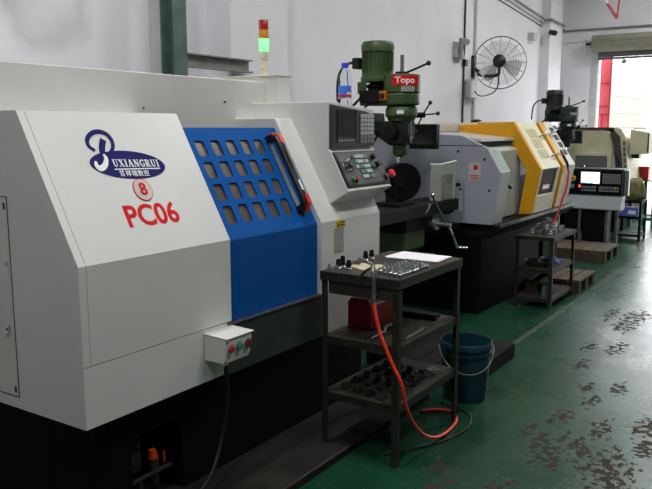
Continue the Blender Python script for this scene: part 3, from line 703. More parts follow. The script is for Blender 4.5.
bar_tool('spanner', [(2.90, 1.685, ST + .009), (2.99, 1.69, ST + .009), (3.07, 1.695, ST + .010), (3.12, 1.715, ST + .012), (3.20, 1.715, ST + .012)], .009, 'chrome', 'long shiny spanner lying in front of the red toolbox', 'spanner')
bar_tool('socket_bar', [(3.0, 1.545, ST + .008), (3.10, 1.55, ST + .008), (3.215, 1.556, ST + .008)], .0075, 'steel', 'steel socket bar lying along the shelf rail near the bucket', 'socket bar')
bx('steel_bar', 'cast_dark', None, 3.40, 3.43, 1.58, 1.89, ST, ST + .03, bevel=.002, label='long black steel bar across the cart shelf beside the toolbox', cat='bar')
bx('steel_bar', 'cast_dark', None, 3.46, 3.50, 1.60, 1.88, ST, ST + .02, bevel=.002, label='flat black steel bar at the far end of the cart shelf', cat='bar')
# bottom shelf: rows of dark inserts and a heap of shiny bits
SB = .295; k = 0
blk = None
for i in range(5):
    for j in range(4):
        x = 2.93 + i*.105 + j*.012; y = 1.62 + j*.075
        h = .022 + .008*((i+j) % 3)
        if blk is None:
            blk = mk('clamp_block', py(B(), [(x-.028, SB), (x+.028, SB), (x+.028, SB + .012), (x+.010, SB + .018), (x+.006, SB + .030), (x-.010, SB + .030), (x-.016, SB + .014), (x-.028, SB + .012)], y-.017, y+.017), 'dark_steel', bevel=.001,
                     label='dark steel clamp block in the rows on the cart bottom shelf', cat='clamp block', group='clamp blocks on the cart bottom shelf')
        else:
            c = blk.copy(); COL.objects.link(c); c.location = (x, y, SB); c.rotation_euler = (0, 0, random.uniform(-.3, .3))
bit = None
for k in range(12):
    x = 3.14 + k*.028; y = 1.545 + random.uniform(0, .03)
    if bit is None:
        bit = mk('drill_bit', lathe(B(), [(0, 0), (.006, 0), (.006, .04), (.0085, .042), (.0085, .085), (0, .088)], (x, y, SB + .0085), 10, (.35, .94, 0)), 'chrome', smooth=True,
                 label='short bright drill bit in the row by the lower shelf rail', cat='drill bit', group='drill bits on the cart bottom shelf')
    else:
        c = bit.copy(); COL.objects.link(c); c.location = Vector((x, y + .04, SB)); c.rotation_euler = (0, 0, random.uniform(-.25, .25))

# ================================================================== bucket and platform
bc = (3.925, 1.625)
bk = thing('bucket', (bc[0], bc[1], 0), 'dark teal plastic bucket standing beside the tool cart', 'bucket')
mk('bucket_body', lathe(B(), [(0, .0), (.122, .0), (.126, .01), (.140, .268), (.148, .270), (.148, .288), (.141, .290), (.142, .305), (.152, .307), (.152, .333), (.148, .342), (.143, .342), (.138, .25), (.121, .012), (0, .012)], (bc[0], bc[1], 0), 40), 'bucket_blue', bk, smooth=True)
hd = []
for i in range(15):
    a = math.pi*i/14; dv = Vector((math.cos(R(-58)), math.sin(R(-58)), 0)); pv = Vector((-.85, -.52, 0)).normalized()
    hd.append(Vector((bc[0], bc[1], .315)) + dv*.158*math.cos(a) + pv*.158*math.sin(a)*.985 - Vector((0, 0, .135*math.sin(a))))
mk('bail', tube(B(), hd, .0028, 6), 'steel', bk, smooth=True)
plat = thing('floor_platform', (4.42, 2.0, 0), 'low dark wooden platform on the floor behind the bucket', 'platform')
for i in range(6):
    y0 = 1.655 + i*.125; mk('plank', box(B(), 4.10, 4.82, y0, y0 + .118, .06, .098), 'wood_dark', plat, bevel=.003)
for y in (1.652,): mk('fascia', box(B(), 4.10, 4.82, 1.640, 1.654, .004, .097), 'wood_dark', plat, bevel=.003)
for x in (4.11, 4.42, 4.74): mk('bearer', box(B(), x, x + .07, 1.658, 2.398, 0, .06), 'wood_dark', plat, bevel=.003)

# ================================================================== knee mills
def make_mill():
    X, t = 4.95, thing('milling_machine', (4.95, 3.0, 0), 'green knee milling machine with a red nameplate, between the white and grey lathes', 'milling machine', 'knee milling machines along the wall')
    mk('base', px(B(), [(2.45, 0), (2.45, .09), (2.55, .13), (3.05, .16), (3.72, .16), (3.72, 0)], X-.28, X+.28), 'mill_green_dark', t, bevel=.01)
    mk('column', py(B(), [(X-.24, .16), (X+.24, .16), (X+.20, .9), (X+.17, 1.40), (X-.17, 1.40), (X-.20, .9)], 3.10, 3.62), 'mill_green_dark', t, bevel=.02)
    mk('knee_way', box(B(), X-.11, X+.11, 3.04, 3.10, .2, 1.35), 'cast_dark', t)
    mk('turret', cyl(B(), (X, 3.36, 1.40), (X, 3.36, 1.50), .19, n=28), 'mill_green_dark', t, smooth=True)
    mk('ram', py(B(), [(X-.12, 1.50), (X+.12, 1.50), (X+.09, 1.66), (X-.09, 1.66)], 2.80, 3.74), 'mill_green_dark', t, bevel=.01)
    mk('knee', px(B(), [(2.48, .66), (2.48, .80), (3.035, .80), (3.035, .32), (2.85, .34)], X-.17, X+.17), 'mill_green', t, bevel=.012)
    mk('screw_column', cyl(B(), (X, 2.72, .14), (X, 2.72, .42), .055, n=16), 'steel', t, smooth=True)
    mk('saddle', box(B(), X-.22, X+.22, 2.44, 2.98, .80, .905), 'cast_dark', t, bevel=.006)
    tab = mk('table', px(B(), [(2.40, .87), (2.40, .955), (2.69, .955), (2.69, .87), (2.62, .87), (2.62, .90), (2.47, .90), (2.47, .87)], 4.20, 5.56), 'cast_dark', t, bevel=.004)
    b = B(); 
    for yy in (2.455, 2.535, 2.615): mk('table_slot', box(B(), 4.205, 5.555, yy-.008, yy+.008, .9552, .9562), 'dark_void', tab)
    b.free()
    mk('end_bracket', box(B(), 5.56, 5.60, 2.46, 2.62, .87, .945), 'cast_dark', t, bevel=.006)
    hw = mk('handwheel', tube(B(), [(5.63, 2.54 + .085*math.cos(a), .91 + .085*math.sin(a)) for a in [2*math.pi*i/24 for i in range(24)]], .010, 8, True), 'cast_dark', t, smooth=True)
    mk('wheel_hub', cyl(B(), (5.60, 2.54, .91), (5.645, 2.54, .91), .022, n=14), 'steel', hw, smooth=True)
    for a in (.5, 2.6, 4.7): mk('wheel_spoke', tube(B(), [(5.63, 2.54, .91), (5.63, 2.54+.085*math.cos(a), .91+.085*math.sin(a))], .007, 6), 'steel', hw)
    mk('wheel_handle', cyl(B(), (5.63, 2.54+.085, .91), (5.695, 2.54+.085, .91), .010, .013, 10), 'steel', hw, smooth=True)
    for q in (tab, hw) + tuple(c for c in t.children if c.name.startswith('end_bracket')): q.location.z = .035
    # cross-feed and knee cranks at the front
    mk('crossfeed_shaft', cyl(B(), (5.10, 2.26, .835), (5.10, 2.44, .835), .018, n=12), 'steel', t, smooth=True)
    mk('crossfeed_crank', tube(B(), [(5.10, 2.285, .835), (5.165, 2.275, .755), (5.24, 2.265, .65)], .009, 8), 'chrome', t, smooth=True)
    mk('crank_grip', cyl(B(), (5.24, 2.265, .65), (5.28, 2.20, .645), .010, .013, 10), 'chrome', t, smooth=True)
    mk('crossfeed_dial', cyl(B(), (5.10, 2.37, .835), (5.10, 2.40, .835), .045, n=20), 'steel', t, smooth=True)
    mk('knee_shaft', cyl(B(), (4.95, 2.32, .62), (4.95, 2.56, .62), .018, n=12), 'steel', t, smooth=True)
    mk('knee_crank', tube(B(), [(4.95, 2.33, .62), (5.05, 2.32, .58), (5.12, 2.31, .575)], .011, 8), 'cast_dark', t, smooth=True)
    mk('crank_grip', cyl(B(), (5.12, 2.31, .575), (5.125, 2.22, .575), .012, .015, 10), 'sheet_brown', t, smooth=True)
    mk('feed_lever', tube(B(), [(5.00, 2.365, 1.05), (5.045, 2.335, .95), (5.10, 2.29, .84)], .0085, 8), 'chrome', t, smooth=True)
    mk('lever_knob', sph(B(), (4.997, 2.367, 1.06), .017, 10), 'chrome', t, smooth=True)
    mk('lock_lever', tube(B(), [(4.93, 2.39, .93), (4.94, 2.37, .96), (4.955, 2.36, 1.0)], .008, 8), 'chrome', t, smooth=True)
    # head
    ym, ys = 2.815, 2.61
    stad = [(X + .132*math.cos(a), ym + .132*math.sin(a)) for a in [math.pi*i/12 for i in range(13)]] + [(X + .132*math.cos(a), ys + .132*math.sin(a)) for a in [math.pi + math.pi*i/12 for i in range(13)]]
    hd = mk('belt_housing', pz(B(), stad, 1.715, 1.80), 'mill_green', t, bevel=.012)
    mk('motor_bracket', pz(B(), [(X + .125*math.cos(a), ym + .125*math.sin(a)) for a in [2*math.pi*i/28 for i in range(28)]], 1.885, 1.925), 'mill_green', hd, bevel=.006)
    mk('pulley', lathe(B(), [(0, 1.80), (.09, 1.80), (.09, 1.815), (.07, 1.825), (.07, 1.84), (.085, 1.85), (.085, 1.865), (.06, 1.875), (.06, 1.885), (0, 1.885)], (X, ym, 0), 24), 'dark_void', hd, smooth=True)
    mk('side_post', box(B(), X-.125, X-.105, ym+.03, ym+.10, 1.80, 1.885), 'mill_green', hd, bevel=.004)
    cov = mk('head_cover', pz(B(), [(X + .135*math.cos(a), ys + .135*math.sin(a)) for a in [2*math.pi*i/36 for i in range(36)]], 1.80, 1.935), 'mill_green', hd, bevel=.012)
    def onc(r, z0):
        def f(x, y, z):
            a = R(218) + x/r
            rr = r + z; return Vector((X + rr*math.cos(a), ys + rr*math.sin(a), z0 + y))
        return f
    def curved(r, x0, x1, z0, z1, d, zc):
        f = onc(r, zc); bm = B(); n = 10
        A = [[bm.verts.new(f(x0 + (x1-x0)*i/n, zz, dd)) for i in range(n+1)] for (zz, dd) in ((z0, 0), (z1, 0), (z1, d), (z0, d))]
        for k in range(4):
            for i in range(n): bm.faces.new((A[k][i], A[k][i+1], A[(k+1) % 4][i+1], A[(k+1) % 4][i]))
        bm.faces.new([A[k][0] for k in range(4)]); bm.faces.new([A[k][-1] for k in range(4)])
        return bm
    mk('nameplate', curved(.1352, -.095, .115, -.033, .033, .002, 1.888), 'sign_red', t)
    mk('nameplate_lettering', text_mesh('Topo', .062, lambda x, y, z: onc(.1374, 1.888)(x, y, z), bold=.0012, xs=1.1), 'sign_white', t)
    mk('data_plate', curved(.1352, -.03, .075, -.02, .02, .0015, 1.828), 'label_grey', t)
    mo = mk('motor', lathe(B(), [(0, 1.925), (.118, 1.925), (.118, 1.96), (.108, 1.962), (.108, 2.10), (.122, 2.104), (.124, 2.15), (.110, 2.178), (.06, 2.186), (0, 2.186)], (X, ym, 0), 32), 'mill_green', t, smooth=True)
    for i in range(22):
        a = 2*math.pi*i/22; ca, sa = math.cos(a), math.sin(a)
        mx = Matrix.Translation((X, ym, 0)) @ Matrix.Rotation(a, 4, 'Z'); mk('motor_fin', box(B(), .106, .119, -.004, .004, 1.962, 2.102, mx), 'mill_green', mo)
    mk('terminal_box', box(B(), X-.10, X+.0, ym+.105, ym+.165, 1.985, 2.065), 'mill_green_dark', mo, bevel=.008)
    mk('drawbar', cyl(B(), (X, ys, 1.935), (X, ys, 2.075), .014, n=12), 'steel', t, smooth=True)
    mk('drawbar_collar', cyl(B(), (X, ys, 1.935), (X, ys, 1.955), .05, n=20), 'mill_green_dark', t, smooth=True)
    mk('brake_lever', tube(B(), [(X, ys-.04, 1.95), (X+.03, ys-.11, 1.98), (X+.05, ys-.18, 2.01)], .008, 8), 'cast_dark', t, smooth=True)
    mk('brake_knob', sph(B(), (X+.052, ys-.187, 2.013), .019, 12), 'black_plastic', t, smooth=True)
    mk('upper_head', lathe(B(), [(0, 1.60), (.095, 1.60), (.105, 1.625), (.118, 1.64), (.118, 1.685), (.10, 1.715), (0, 1.715)], (X, ys, 0), 28), 'mill_green', t, smooth=True)
    mk('oil_label', curved(.1185, -.055, -.005, -.012, .014, .0015, 1.663), 'sign_white', t)
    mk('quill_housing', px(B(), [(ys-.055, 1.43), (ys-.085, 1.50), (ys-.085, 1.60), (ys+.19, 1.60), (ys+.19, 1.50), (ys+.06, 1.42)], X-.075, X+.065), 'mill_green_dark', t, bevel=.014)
    mk('feed_gearbox', cyl(B(), (X-.13, ys+.03, 1.52), (X-.075, ys+.03, 1.52), .055, n=18), 'cast_dark', t, bevel=.010)
    mk('quill_stop', cyl(B(), (X-.03, ys-.098, 1.44), (X-.03, ys-.098, 1.60), .007, n=8), 'chrome', t, smooth=True)
    mk('stop_nut', cyl(B(), (X-.03, ys-.098, 1.475), (X-.03, ys-.098, 1.49), .016, n=12), 'chrome', t, smooth=True)
    mk('quill', lathe(B(), [(0, 1.345), (.04, 1.345), (.052, 1.36), (.052, 1.43), (0, 1.43)], (X, ys+.01, 0), 20), 'mill_green', t, smooth=True)
    mk('collet_chuck', lathe(B(), [(0, 1.235), (.014, 1.235), (.018, 1.265), (.030, 1.27), (.032, 1.325), (.022, 1.345), (0, 1.345)], (X, ys+.01, 0), 18), 'chrome', t, smooth=True)
    hb = (X+.10, ys-.03, 1.60)
    mk('feed_hub', cyl(B(), (X+.05, ys-.05, 1.645), (X+.14, ys-.12, 1.645), .02, n=12), 'cast_dark', t, smooth=True)
    for d in ((.05, -.10, .012), (-.02, .05, -.115), (.01, -.055, .09)):
        p0 = Vector((X+.13, ys-.11, 1.645)); p1 = p0 + Vector(d)
        mk('feed_spoke', tube(B(), [p0, p1], .006, 6), 'cast_dark', t)
        mk('spoke_knob', sph(B(), p1, .016, 10), 'black_plastic', t, smooth=True)
    sw = mk('switch_box', box(B(), X-.165, X-.132, ys+.045, ys+.10, 1.745, 1.815), 'orange_box', t, bevel=.005)
    mk('switch_dial', cyl(B(), (X-.165, ys+.072, 1.78), (X-.185, ys+.072, 1.78), .019, n=14), 'black_plastic', sw, smooth=True)
    mk('drum_switch', box(B(), X-.175, X-.132, ys+.105, ys+.26, 1.73, 1.82), 'cast_dark', t, bevel=.008)
    mk('motor_cable', tube(B(), smooth_path([(X-.05, ym+.16, 2.04), (X-.08, ym+.22, 2.02), (X-.10, ym+.27, 1.96), (X-.10, ym+.29, 1.86), (X-.08, ym+.30, 1.75)]), .010, 8), 'rubber', t, smooth=True)
    mk('switch_cable', tube(B(), smooth_path([(X-.15, ys+.19, 1.73), (X-.16, ys+.22, 1.68), (X-.14, ys+.20, 1.58), (X-.10, ys+.14, 1.52), (X-.05, ys+.2, 1.45)]), .009, 8), 'rubber', t, smooth=True)
    mk('switch_cable', tube(B(), smooth_path([(X-.15, ys+.26, 1.77), (X-.16, ys+.34, 1.70), (X-.15, ys+.46, 1.655), (X-.05, ys+.6, 1.64)]), .010, 8), 'rubber', t, smooth=True)
    # readout box on its arm
    mk('readout_arm', tube(B(), [(X+.10, 3.2, 1.58), (5.43, 2.95, 1.58), (5.43, 2.72, 1.52)], .014, 8), 'cast_dark', t, smooth=True)
    rb = mk('readout_box', box(B(), 5.40, 5.46, 2.535, 2.775, 1.385, 1.58), 'mill_green_dark', t, bevel=.006)
    mk('readout_window', box(B(), 5.397, 5.40, 2.56, 2.75, 1.42, 1.56), 'screen_off', rb)
    return t
mill = make_mill()
mill2 = copy_tree(mill)
mill2.location = (10.85, 3.44, 0); mill2.scale = (1, 1, .955)
mat('mill_backlit_dark', (34, 42, 36), .5, var=.2)  # second mill's backlit darkness is put into its colour
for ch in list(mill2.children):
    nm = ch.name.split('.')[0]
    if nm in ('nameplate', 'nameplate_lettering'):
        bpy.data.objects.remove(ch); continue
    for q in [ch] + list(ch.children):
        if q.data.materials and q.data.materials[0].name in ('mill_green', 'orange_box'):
            q.material_slots[0].link = 'OBJECT'; q.material_slots[0].material = M['mill_backlit_dark']
mill2['label'] = 'knee milling machine, coloured dark as if backlit, behind the yellow lathe and the pale beige machine'
# index head and guard box standing on the mill table
rt = thing('rotary_table', (4.60, 2.55, .957), 'black round rotary table standing upright on the green mill table', 'rotary table')
mk('rotary_body', pz(B(), [(4.66, 2.46), (4.90, 2.46), (4.90, 2.66), (4.66, 2.66)], .957, .985), 'cast_dark', rt, bevel=.004)
mk('rotary_disc', cyl(B(), (4.80, 2.50, 1.13), (4.86, 2.58, 1.13), .135, n=36), 'black_paint', rt, smooth=True)
mk('rotary_web', box(B(), 4.74, 4.86, 2.53, 2.62, .985, 1.10), 'cast_dark', rt, bevel=.004)
mk('rotary_hub', cyl(B(), (4.765, 2.513, 1.13), (4.772, 2.523, 1.13), .04, n=20), 'cast_dark', rt, smooth=True)
gb = thing('splash_guard', (5.32, 2.55, .957), 'cloudy pale plastic splash guard standing at the end of the mill table', 'guard')
b = B(); box(b, 5.27, 5.28, 2.43, 2.52, .957, 1.235); mk('guard_panel', b, 'clear_grey', gb, bevel=.003)
mk('guard_panel', box(B(), 5.281, 5.555, 2.43, 2.437, .957, 1.25), 'clear_grey', gb, bevel=.003)
b = B(); box(b, 5.30, 5.48, 2.424, 2.43, .965, 1.16); mk('guard_patch', b, 'beam_grey', gb)
mk('guard_rim', tube(B(), [(5.275, 2.52, 1.238), (5.275, 2.434, 1.238), (5.555, 2.434, 1.253)], .008, 8), 'sign_white', gb)

rt.location.z += .035; gb.location.z += .035
# ================================================================== grey lathe with yellow doors
l2 = thing('cnc_lathe', (7.0, 2.7, 0), 'grey lathe with yellow framed sliding doors, behind the small parts cart', 'lathe')
endp = [(2.19, .77), (2.132, 1.195), (2.25, 1.39), (2.47, 1.488), (2.90, 1.512), (3.40, 1.512), (3.40, .77)]
ec = mk('end_cover', px(B(), endp, 5.75, 5.80), 'grey_blue', l2, bevel=.004)
mk('headstock_cover', px(B(), [(2.30, .77), (2.30, 1.36), (2.50, 1.47), (3.40, 1.50), (3.40, .77)], 5.80, 6.70), 'grey_trim', l2, bevel=.006)
mk('front_trim', px(B(), [(2.19, .77), (2.132, 1.195), (2.25, 1.39), (2.27, 1.38), (2.16, 1.19), (2.21, .77)], 5.80, 5.98), 'grey_trim', ec, bevel=.002)
mk('trim_sticker', prism(B(), [(.1, .03), (.9, .03), (.9, .15), (.1, .15)], 0, .002, lambda a, x, o: Vector((5.80 + x, 2.132 + .118*a, 1.195 + .195*a)) + Vector((0, -.855, .518))*o), 'pale_green', ec)
mk('notice_plate', box(B(), 5.7475, 5.75, 2.30, 2.40, 1.13, 1.27), 'badge_grey', ec)
b = B(); box(b, 5.746, 5.7475, 2.325, 2.36, 1.215, 1.25); mk('notice_symbol', b, 'sign_red', ec)
b = B(); box(b, 5.746, 5.7475, 2.31, 2.39, 1.14, 1.15); box(b, 5.746, 5.7475, 2.31, 2.39, 1.16, 1.17); mk('notice_print', b, 'gate_red', ec, kind='stuff')
for q in ((2.22, 1.05), (2.27, 1.30), (2.5, 1.36), (2.47, 1.05)): mk('cover_bolt', cyl(B(), (5.745, q[0], q[1]), (5.75, q[0], q[1]), .010, n=8), 'cast_dark', ec)
mk('cover_latch', box(B(), 5.738, 5.75, 2.47, 2.53, 1.08, 1.10), 'black_plastic', ec, bevel=.003)
b = B(); box(b, 5.7488, 5.75, 2.2, 3.0, 1.405, 1.41); mk('panel_seam', b, 'dark_steel', ec)
mk('top_rail', px(B(), [(2.33, 1.462), (2.84, 1.512), (2.84, 1.500), (2.33, 1.440)], 5.80, 6.62), 'badge_grey', l2)
mk('rear_hood', px(B(), [(2.875, 1.515), (2.875, 1.585), (3.4, 1.60), (3.4, 1.515)], 5.76, 6.60), 'badge_grey', l2, bevel=.004)
mk('hood_box', box(B(), 6.62, 7.9, 2.70, 3.35, 1.50, 1.60), 'cream_paint', l2, bevel=.004)
# yellow door frame: a C-shaped plate, then a second strip further along
Cout = [(2.86, 1.490), (2.86, 1.575), (2.342, 1.606), (2.072, 1.185), (2.142, .783), (2.265, .775), (2.205, 1.170), (2.375, 1.432)]
yd = mk('door_frame', px(B(), Cout, 6.60, 6.66), 'yellow_paint', l2, bevel=.004)
mk('door_frame', px(B(), [(2.80, 1.55), (2.80, 1.60), (2.337, 1.603), (2.070, 1.183), (2.140, .783), (2.185, .783), (2.11, 1.18), (2.36, 1.57)], 7.28, 7.44), 'yellow_paint', l2, bevel=.004)
def D2(x, f, o=0., a=(2.072, 1.185), c=(2.342, 1.606)):
    dy, dz = c[0]-a[0], c[1]-a[1]; L_ = math.hypot(dy, dz); return Vector((x, a[0] + dy*f - dz/L_*o, a[1] + dz*f + dy/L_*o))
def d2box(x0, x1, f0, f1, o0, o1, **k):
    bm = B(); v = [bm.verts.new(D2(x, f, o, **k)) for o in (o0, o1) for (x, f) in ((x0, f0), (x1, f0), (x1, f1), (x0, f1))]
    for f in ((3,2,1,0),(4,5,6,7),(0,1,5,4),(1,2,6,5),(2,3,7,6),(3,0,4,7)): bm.faces.new([v[i] for i in f])
    return bm
d1 = mk('door_leaf', d2box(6.66, 7.19, 0, 1, -.03, .0), 'cream_paint', l2, bevel=.003)
for r_ in range(3):
    for c_ in range(3): mk('vent_panel', d2box(6.80+.085*c_, 6.872+.085*c_, .22+.22*r_, .40+.22*r_, .0005, .004), 'cream_dark', d1)
mk('door_top', px(B(), [(2.342, 1.606), (2.70, 1.61), (2.70, 1.595), (2.345, 1.59)], 6.66, 7.69), 'cream_paint', l2)
LW = dict(a=(2.142, .783), c=(2.072, 1.185))
mk('door_window', d2box(6.66, 7.12, .40, .98, -.02, -.012, **LW), 'door_glass', l2)
mk('lower_leaf', d2box(6.66, 7.19, 0, .40, -.03, .0, **LW), 'cream_paint', l2, bevel=.003)
mk('window_frame', d2box(7.12, 7.19, .40, 1, -.03, .0, **LW), 'cream_paint', l2)
mk('glow_plate', d2box(6.78, 6.98, .52, .62, -.011, -.008, **LW), 'lens_red', l2)  # red plate puts the window's reddish glow into colour
mk('gap_rail', d2box(7.195, 7.275, 0, 1, -.05, -.03), 'steel', l2)
mk('gap_rail', d2box(7.195, 7.275, 0, 1, -.05, -.03, **LW), 'cast_dark', l2)
d2_ = mk('door_leaf', d2box(7.44, 7.69, 0, 1, -.03, .002), 'white_soft', l2, bevel=.003)
for r_ in range(4): mk('grille_slot', d2box(7.52, 7.64, .24+.17*r_, .36+.17*r_, .0025, .005), 'cast_dark', d2_)
mk('lower_leaf', d2box(7.44, 7.69, 0, 1, -.03, .0, **LW), 'white_soft', l2, bevel=.003)
for f in (.28, .72):
    mk('door_handle', tube(B(), smooth_path([D2(7.08, f-.05, .0), D2(7.10, f-.04, .04), D2(7.20, f, .05), D2(7.24, f+.02, .05), D2(7.30, f+.03, .03)]), .008, 8), 'steel', l2, smooth=True)
    mk('door_handle', tube(B(), smooth_path([D2(7.40, f-.02, .0), D2(7.42, f, .04), D2(7.52, f+.03, .05), D2(7.58, f+.04, .0)]), .008, 8), 'steel', l2, smooth=True)
mk('inner_panel', px(B(), [(2.36, .78), (2.30, 1.12), (2.42, 1.42), (2.8, 1.49), (2.8, .78)], 6.70, 7.69), 'grey_blue', l2)
mk('tailstock_cover', px(B(), [(2.42, .77), (2.42, 1.45), (2.5, 1.56), (3.40, 1.56), (3.40, .77)], 7.695, 7.95), 'cream_paint', l2, bevel=.006)
mk('chuck_lever', tube(B(), [(6.02, 2.28, 1.14), (6.03, 2.20, 1.10), (6.04, 2.14, 1.05)], .014, 8), 'cast_dark', l2, smooth=True)
mk('chip_tray', px(B(), [(2.15, .76), (2.15, .735), (2.22, .66), (2.5, .66), (2.5, .76)], 5.80, 8.0), 'cast_dark', l2, bevel=.003)
mk('base', box(B(), 5.80, 8.0, 2.30, 3.4, 0, .66), 'base_navy', l2, bevel=.01)
mk('tray_lip', box(B(), 5.81, 8.0, 2.14, 2.15, .745, .772), 'dark_steel', l2)
mk('hood_knob', lathe(B(), [(0, 0), (.05, 0), (.05, .02), (.02, .03), (0, .03)], (6.75, 2.76, 1.601), 14), 'black_plastic', l2, smooth=True)
# air hose hanging at its right end
mk('air_hose', tube(B(), smooth_path([(7.36, 2.052, 1.17), (7.37, 2.047, 1.10), (7.36, 2.060, .95), (7.33, 2.085, .84), (7.29, 2.105, .74), (7.25, 2.12, .66), (7.22, 2.15, .60)], 8), .009, 8), 'hose_red', smooth=True, label='thin red air hose hanging down the yellow door strip of the grey lathe', cat='hose')
ag = thing('air_gun', (7.36, 2.05, 1.17), 'black air gun hooked on the yellow lathe above the red hose', 'air gun')
mk('gun_body', tube(B(), [(7.36, 2.050, 1.172), (7.36, 2.065, 1.22), (7.355, 2.105, 1.29)], .014, 8), 'black_plastic', ag, smooth=True)
mk('gun_nozzle', tube(B(), [(7.355, 2.105, 1.29), (7.35, 2.13, 1.34)], .007, 8), 'black_plastic', ag, smooth=True)

# ================================================================== small parts cart in front of the grey lathe
QX0, QX1, QY0, QY1, QT = 6.30, 6.98, 1.845, 2.175, .625
c2 = thing('tool_cart', (6.6, 2.0, 0), 'dark three-shelf cart heaped with metal jaws, in front of the grey lathe', 'cart')
for (x, y, sx, sy) in ((QX0, QY0, 1, 1), (QX1, QY0, -1, 1), (QX0, QY1, 1, -1), (QX1, QY1, -1, -1)): mk('leg', angle_leg(B(), x, y, sx, sy, 0, QT - .003), 'frame_steel', c2, bevel=.0015)
cart_shelf(c2, QX0-.008, QX1+.008, QY0-.008, QY1+.008, QT, 'top', .03, 'frame_steel', ins=0.)
cart_shelf(c2, QX0, QX1, QY0, QY1, .34, lip=.03); cart_shelf(c2, QX0, QX1, QY0, QY1, .085, lip=.03)
jaw = None; rnd = random.Random(3)
spots = [(6.39 + i*.094, 1.925 + j*.082, QT) for i in range(6) for j in range(3) if (i, j) not in ((0, 0), (5, 2), (0, 2))]
spots += [(6.47 + i*.098, 1.96 + j*.086, QT + .0445) for i in range(4) for j in range(2) if (i, j) != (3, 1)] + [(6.53, 1.99, QT + .089), (6.64, 2.0, QT + .089)]
for k, (x, y, z) in enumerate(spots):
    x += rnd.uniform(-.006, .006); y += rnd.uniform(-.01, .01)
    if jaw is None:
        jaw = mk('chuck_jaw', py(B(), [(x-.042, z), (x+.042, z), (x+.042, z+.014), (x+.014, z+.014), (x+.014, z+.03), (x-.014, z+.03), (x-.014, z+.044), (x-.042, z+.044)], y-.014, y+.014), 'steel', bevel=.002,
                 label='stepped steel chuck jaw in the heap on the dark cart', cat='chuck jaw', group='chuck jaws heaped on the small parts cart')
    else:
        c = jaw.copy(); COL.objects.link(c); c.location = (x, y, z); c.rotation_euler = (0, 0, rnd.uniform(-.5, .5) + (math.pi if rnd.random() < .5 else 0))
mk('blue_cloth', cloth(6.70, 6.90, 1.91, 2.10, .34, amp=.05, seed=9), 'bluebox', smooth='all', label='crumpled dark blue cloth on the middle shelf of the jaw cart', cat='cloth')
mk('parts_tray', lathe(B(), [(0, 0), (.10, 0), (.12, .05), (.115, .05), (.097, .006), (0, .006)], (6.48, 2.02, .34), 24), 'dark_steel', smooth=True, label='round dark metal tray on the middle shelf of the jaw cart', cat='tray')
mk('steel_tin', lathe(B(), [(0, 0), (.055, 0), (.055, .105), (.052, .105), (.052, .006), (0, .006)], (6.42, 1.94, .085), 24), 'chrome', smooth=True, label='shiny steel tin on the bottom shelf of the jaw cart', cat='tin')
cr = thing('parts_crate', (6.62, 2.07, .085), 'shallow brown wooden crate behind the shiny steel tin', 'crate')
for (a, b_, c, d) in ((6.50, 6.86, 2.01, 2.025), (6.50, 6.86, 2.125, 2.14), (6.50, 6.515, 2.025, 2.125), (6.845, 6.86, 2.025, 2.125)): mk('crate_board', box(B(), a, b_, c, d, .085, .20), 'wood_pallet', cr, bevel=.002)
mk('crate_board', box(B(), 6.515, 6.845, 2.025, 2.125, .085, .095), 'wood_pallet', cr)

# ================================================================== pallets
def pallet(x0, x1, y0, y1, h, label, n=6):
    t = thing('pallet', ((x0+x1)/2, (y0+y1)/2, 0), label, 'pallet', 'wooden pallets on the floor'); w = (y1-y0)/n
    for i in range(n): mk('deck_board', box(B(), x0, x1, y0 + i*w + .006, y0 + (i+1)*w - .006, h - .022, h), 'wood_pallet', t, bevel=.002)
    for i in range(3):
        x = x0 + (x1 - x0 - .09)*i/2; mk('bearer', box(B(), x, x + .09, y0 + .01, y1 - .01, .0, h - .022), 'wood_pallet', t, bevel=.002)
pallet(7.06, 7.66, 1.80, 2.26, .125, 'small wooden pallet on the floor just past the jaw cart', 4)
pallet(8.86, 9.56, 1.985, 2.95, .14, 'wooden pallet on the floor in front of the lit control console')

# ================================================================== lit control console
cs = thing('control_console', (9.9, 2.4, 0), 'grey control console with a lit screen and yellow ringed stop button', 'console')
hx = 9.90
hb = mk('console_head', prism(B(), [(0, .69), (-.02, 1.035), (.14, 1.045), (.16, .69)], 2.05, 2.715, lambda a, z, y: (hx + a, y, z)), 'panel_dark', cs, bevel=.006)
mk('face_plate', prism(B(), [(-.004, .705), (-.023, 1.022), (-.018, 1.022), (.002, .705)], 2.075, 2.695, lambda a, z, y: (hx + a, y, z)), 'base_navy', hb)
def CF(y, z, o): return Vector((hx - .004 - .019*(z - .705)/.317 - o, y, z))
def cbox(y0, y1, z0, z1, o0, o1):
    bm = B(); v = [bm.verts.new(CF(y, z, o)) for o in (o0, o1) for (y, z) in ((y0, z0), (y1, z0), (y1, z1), (y0, z1))]
    for f in ((3,2,1,0),(4,5,6,7),(0,1,5,4),(1,2,6,5),(2,3,7,6),(3,0,4,7)): bm.faces.new([v[i] for i in f])
    return bm
mk('screen', cbox(2.325, 2.545, .845, .992, .001, .004), 'screen_lit', hb)
mk('screen_bar', cbox(2.49, 2.53, .853, .860, .004, .005), 'screen_bar', hb)
mk('screen_bar', cbox(2.40, 2.545, .845, .851, .004, .005), 'screen_bar', hb)
for r_ in range(5):
    for c_ in range(8): mk('console_key', cbox(2.085+.0265*c_, 2.107+.0265*c_, .850+.026*r_, .870+.026*r_, .001, .006), 'key_mid', hb)
for r_ in range(2):
    for c_ in range(15):
        if c_ == 8: continue
        mk('console_key', cbox(2.10+.0295*c_, 2.123+.0295*c_, .745+.038*r_, .772+.038*r_, .001, .006), 'key_mid' if c_ > 2 else 'estop_yellow' if (c_ == 1 and r_ == 1) else 'key_mid', hb)
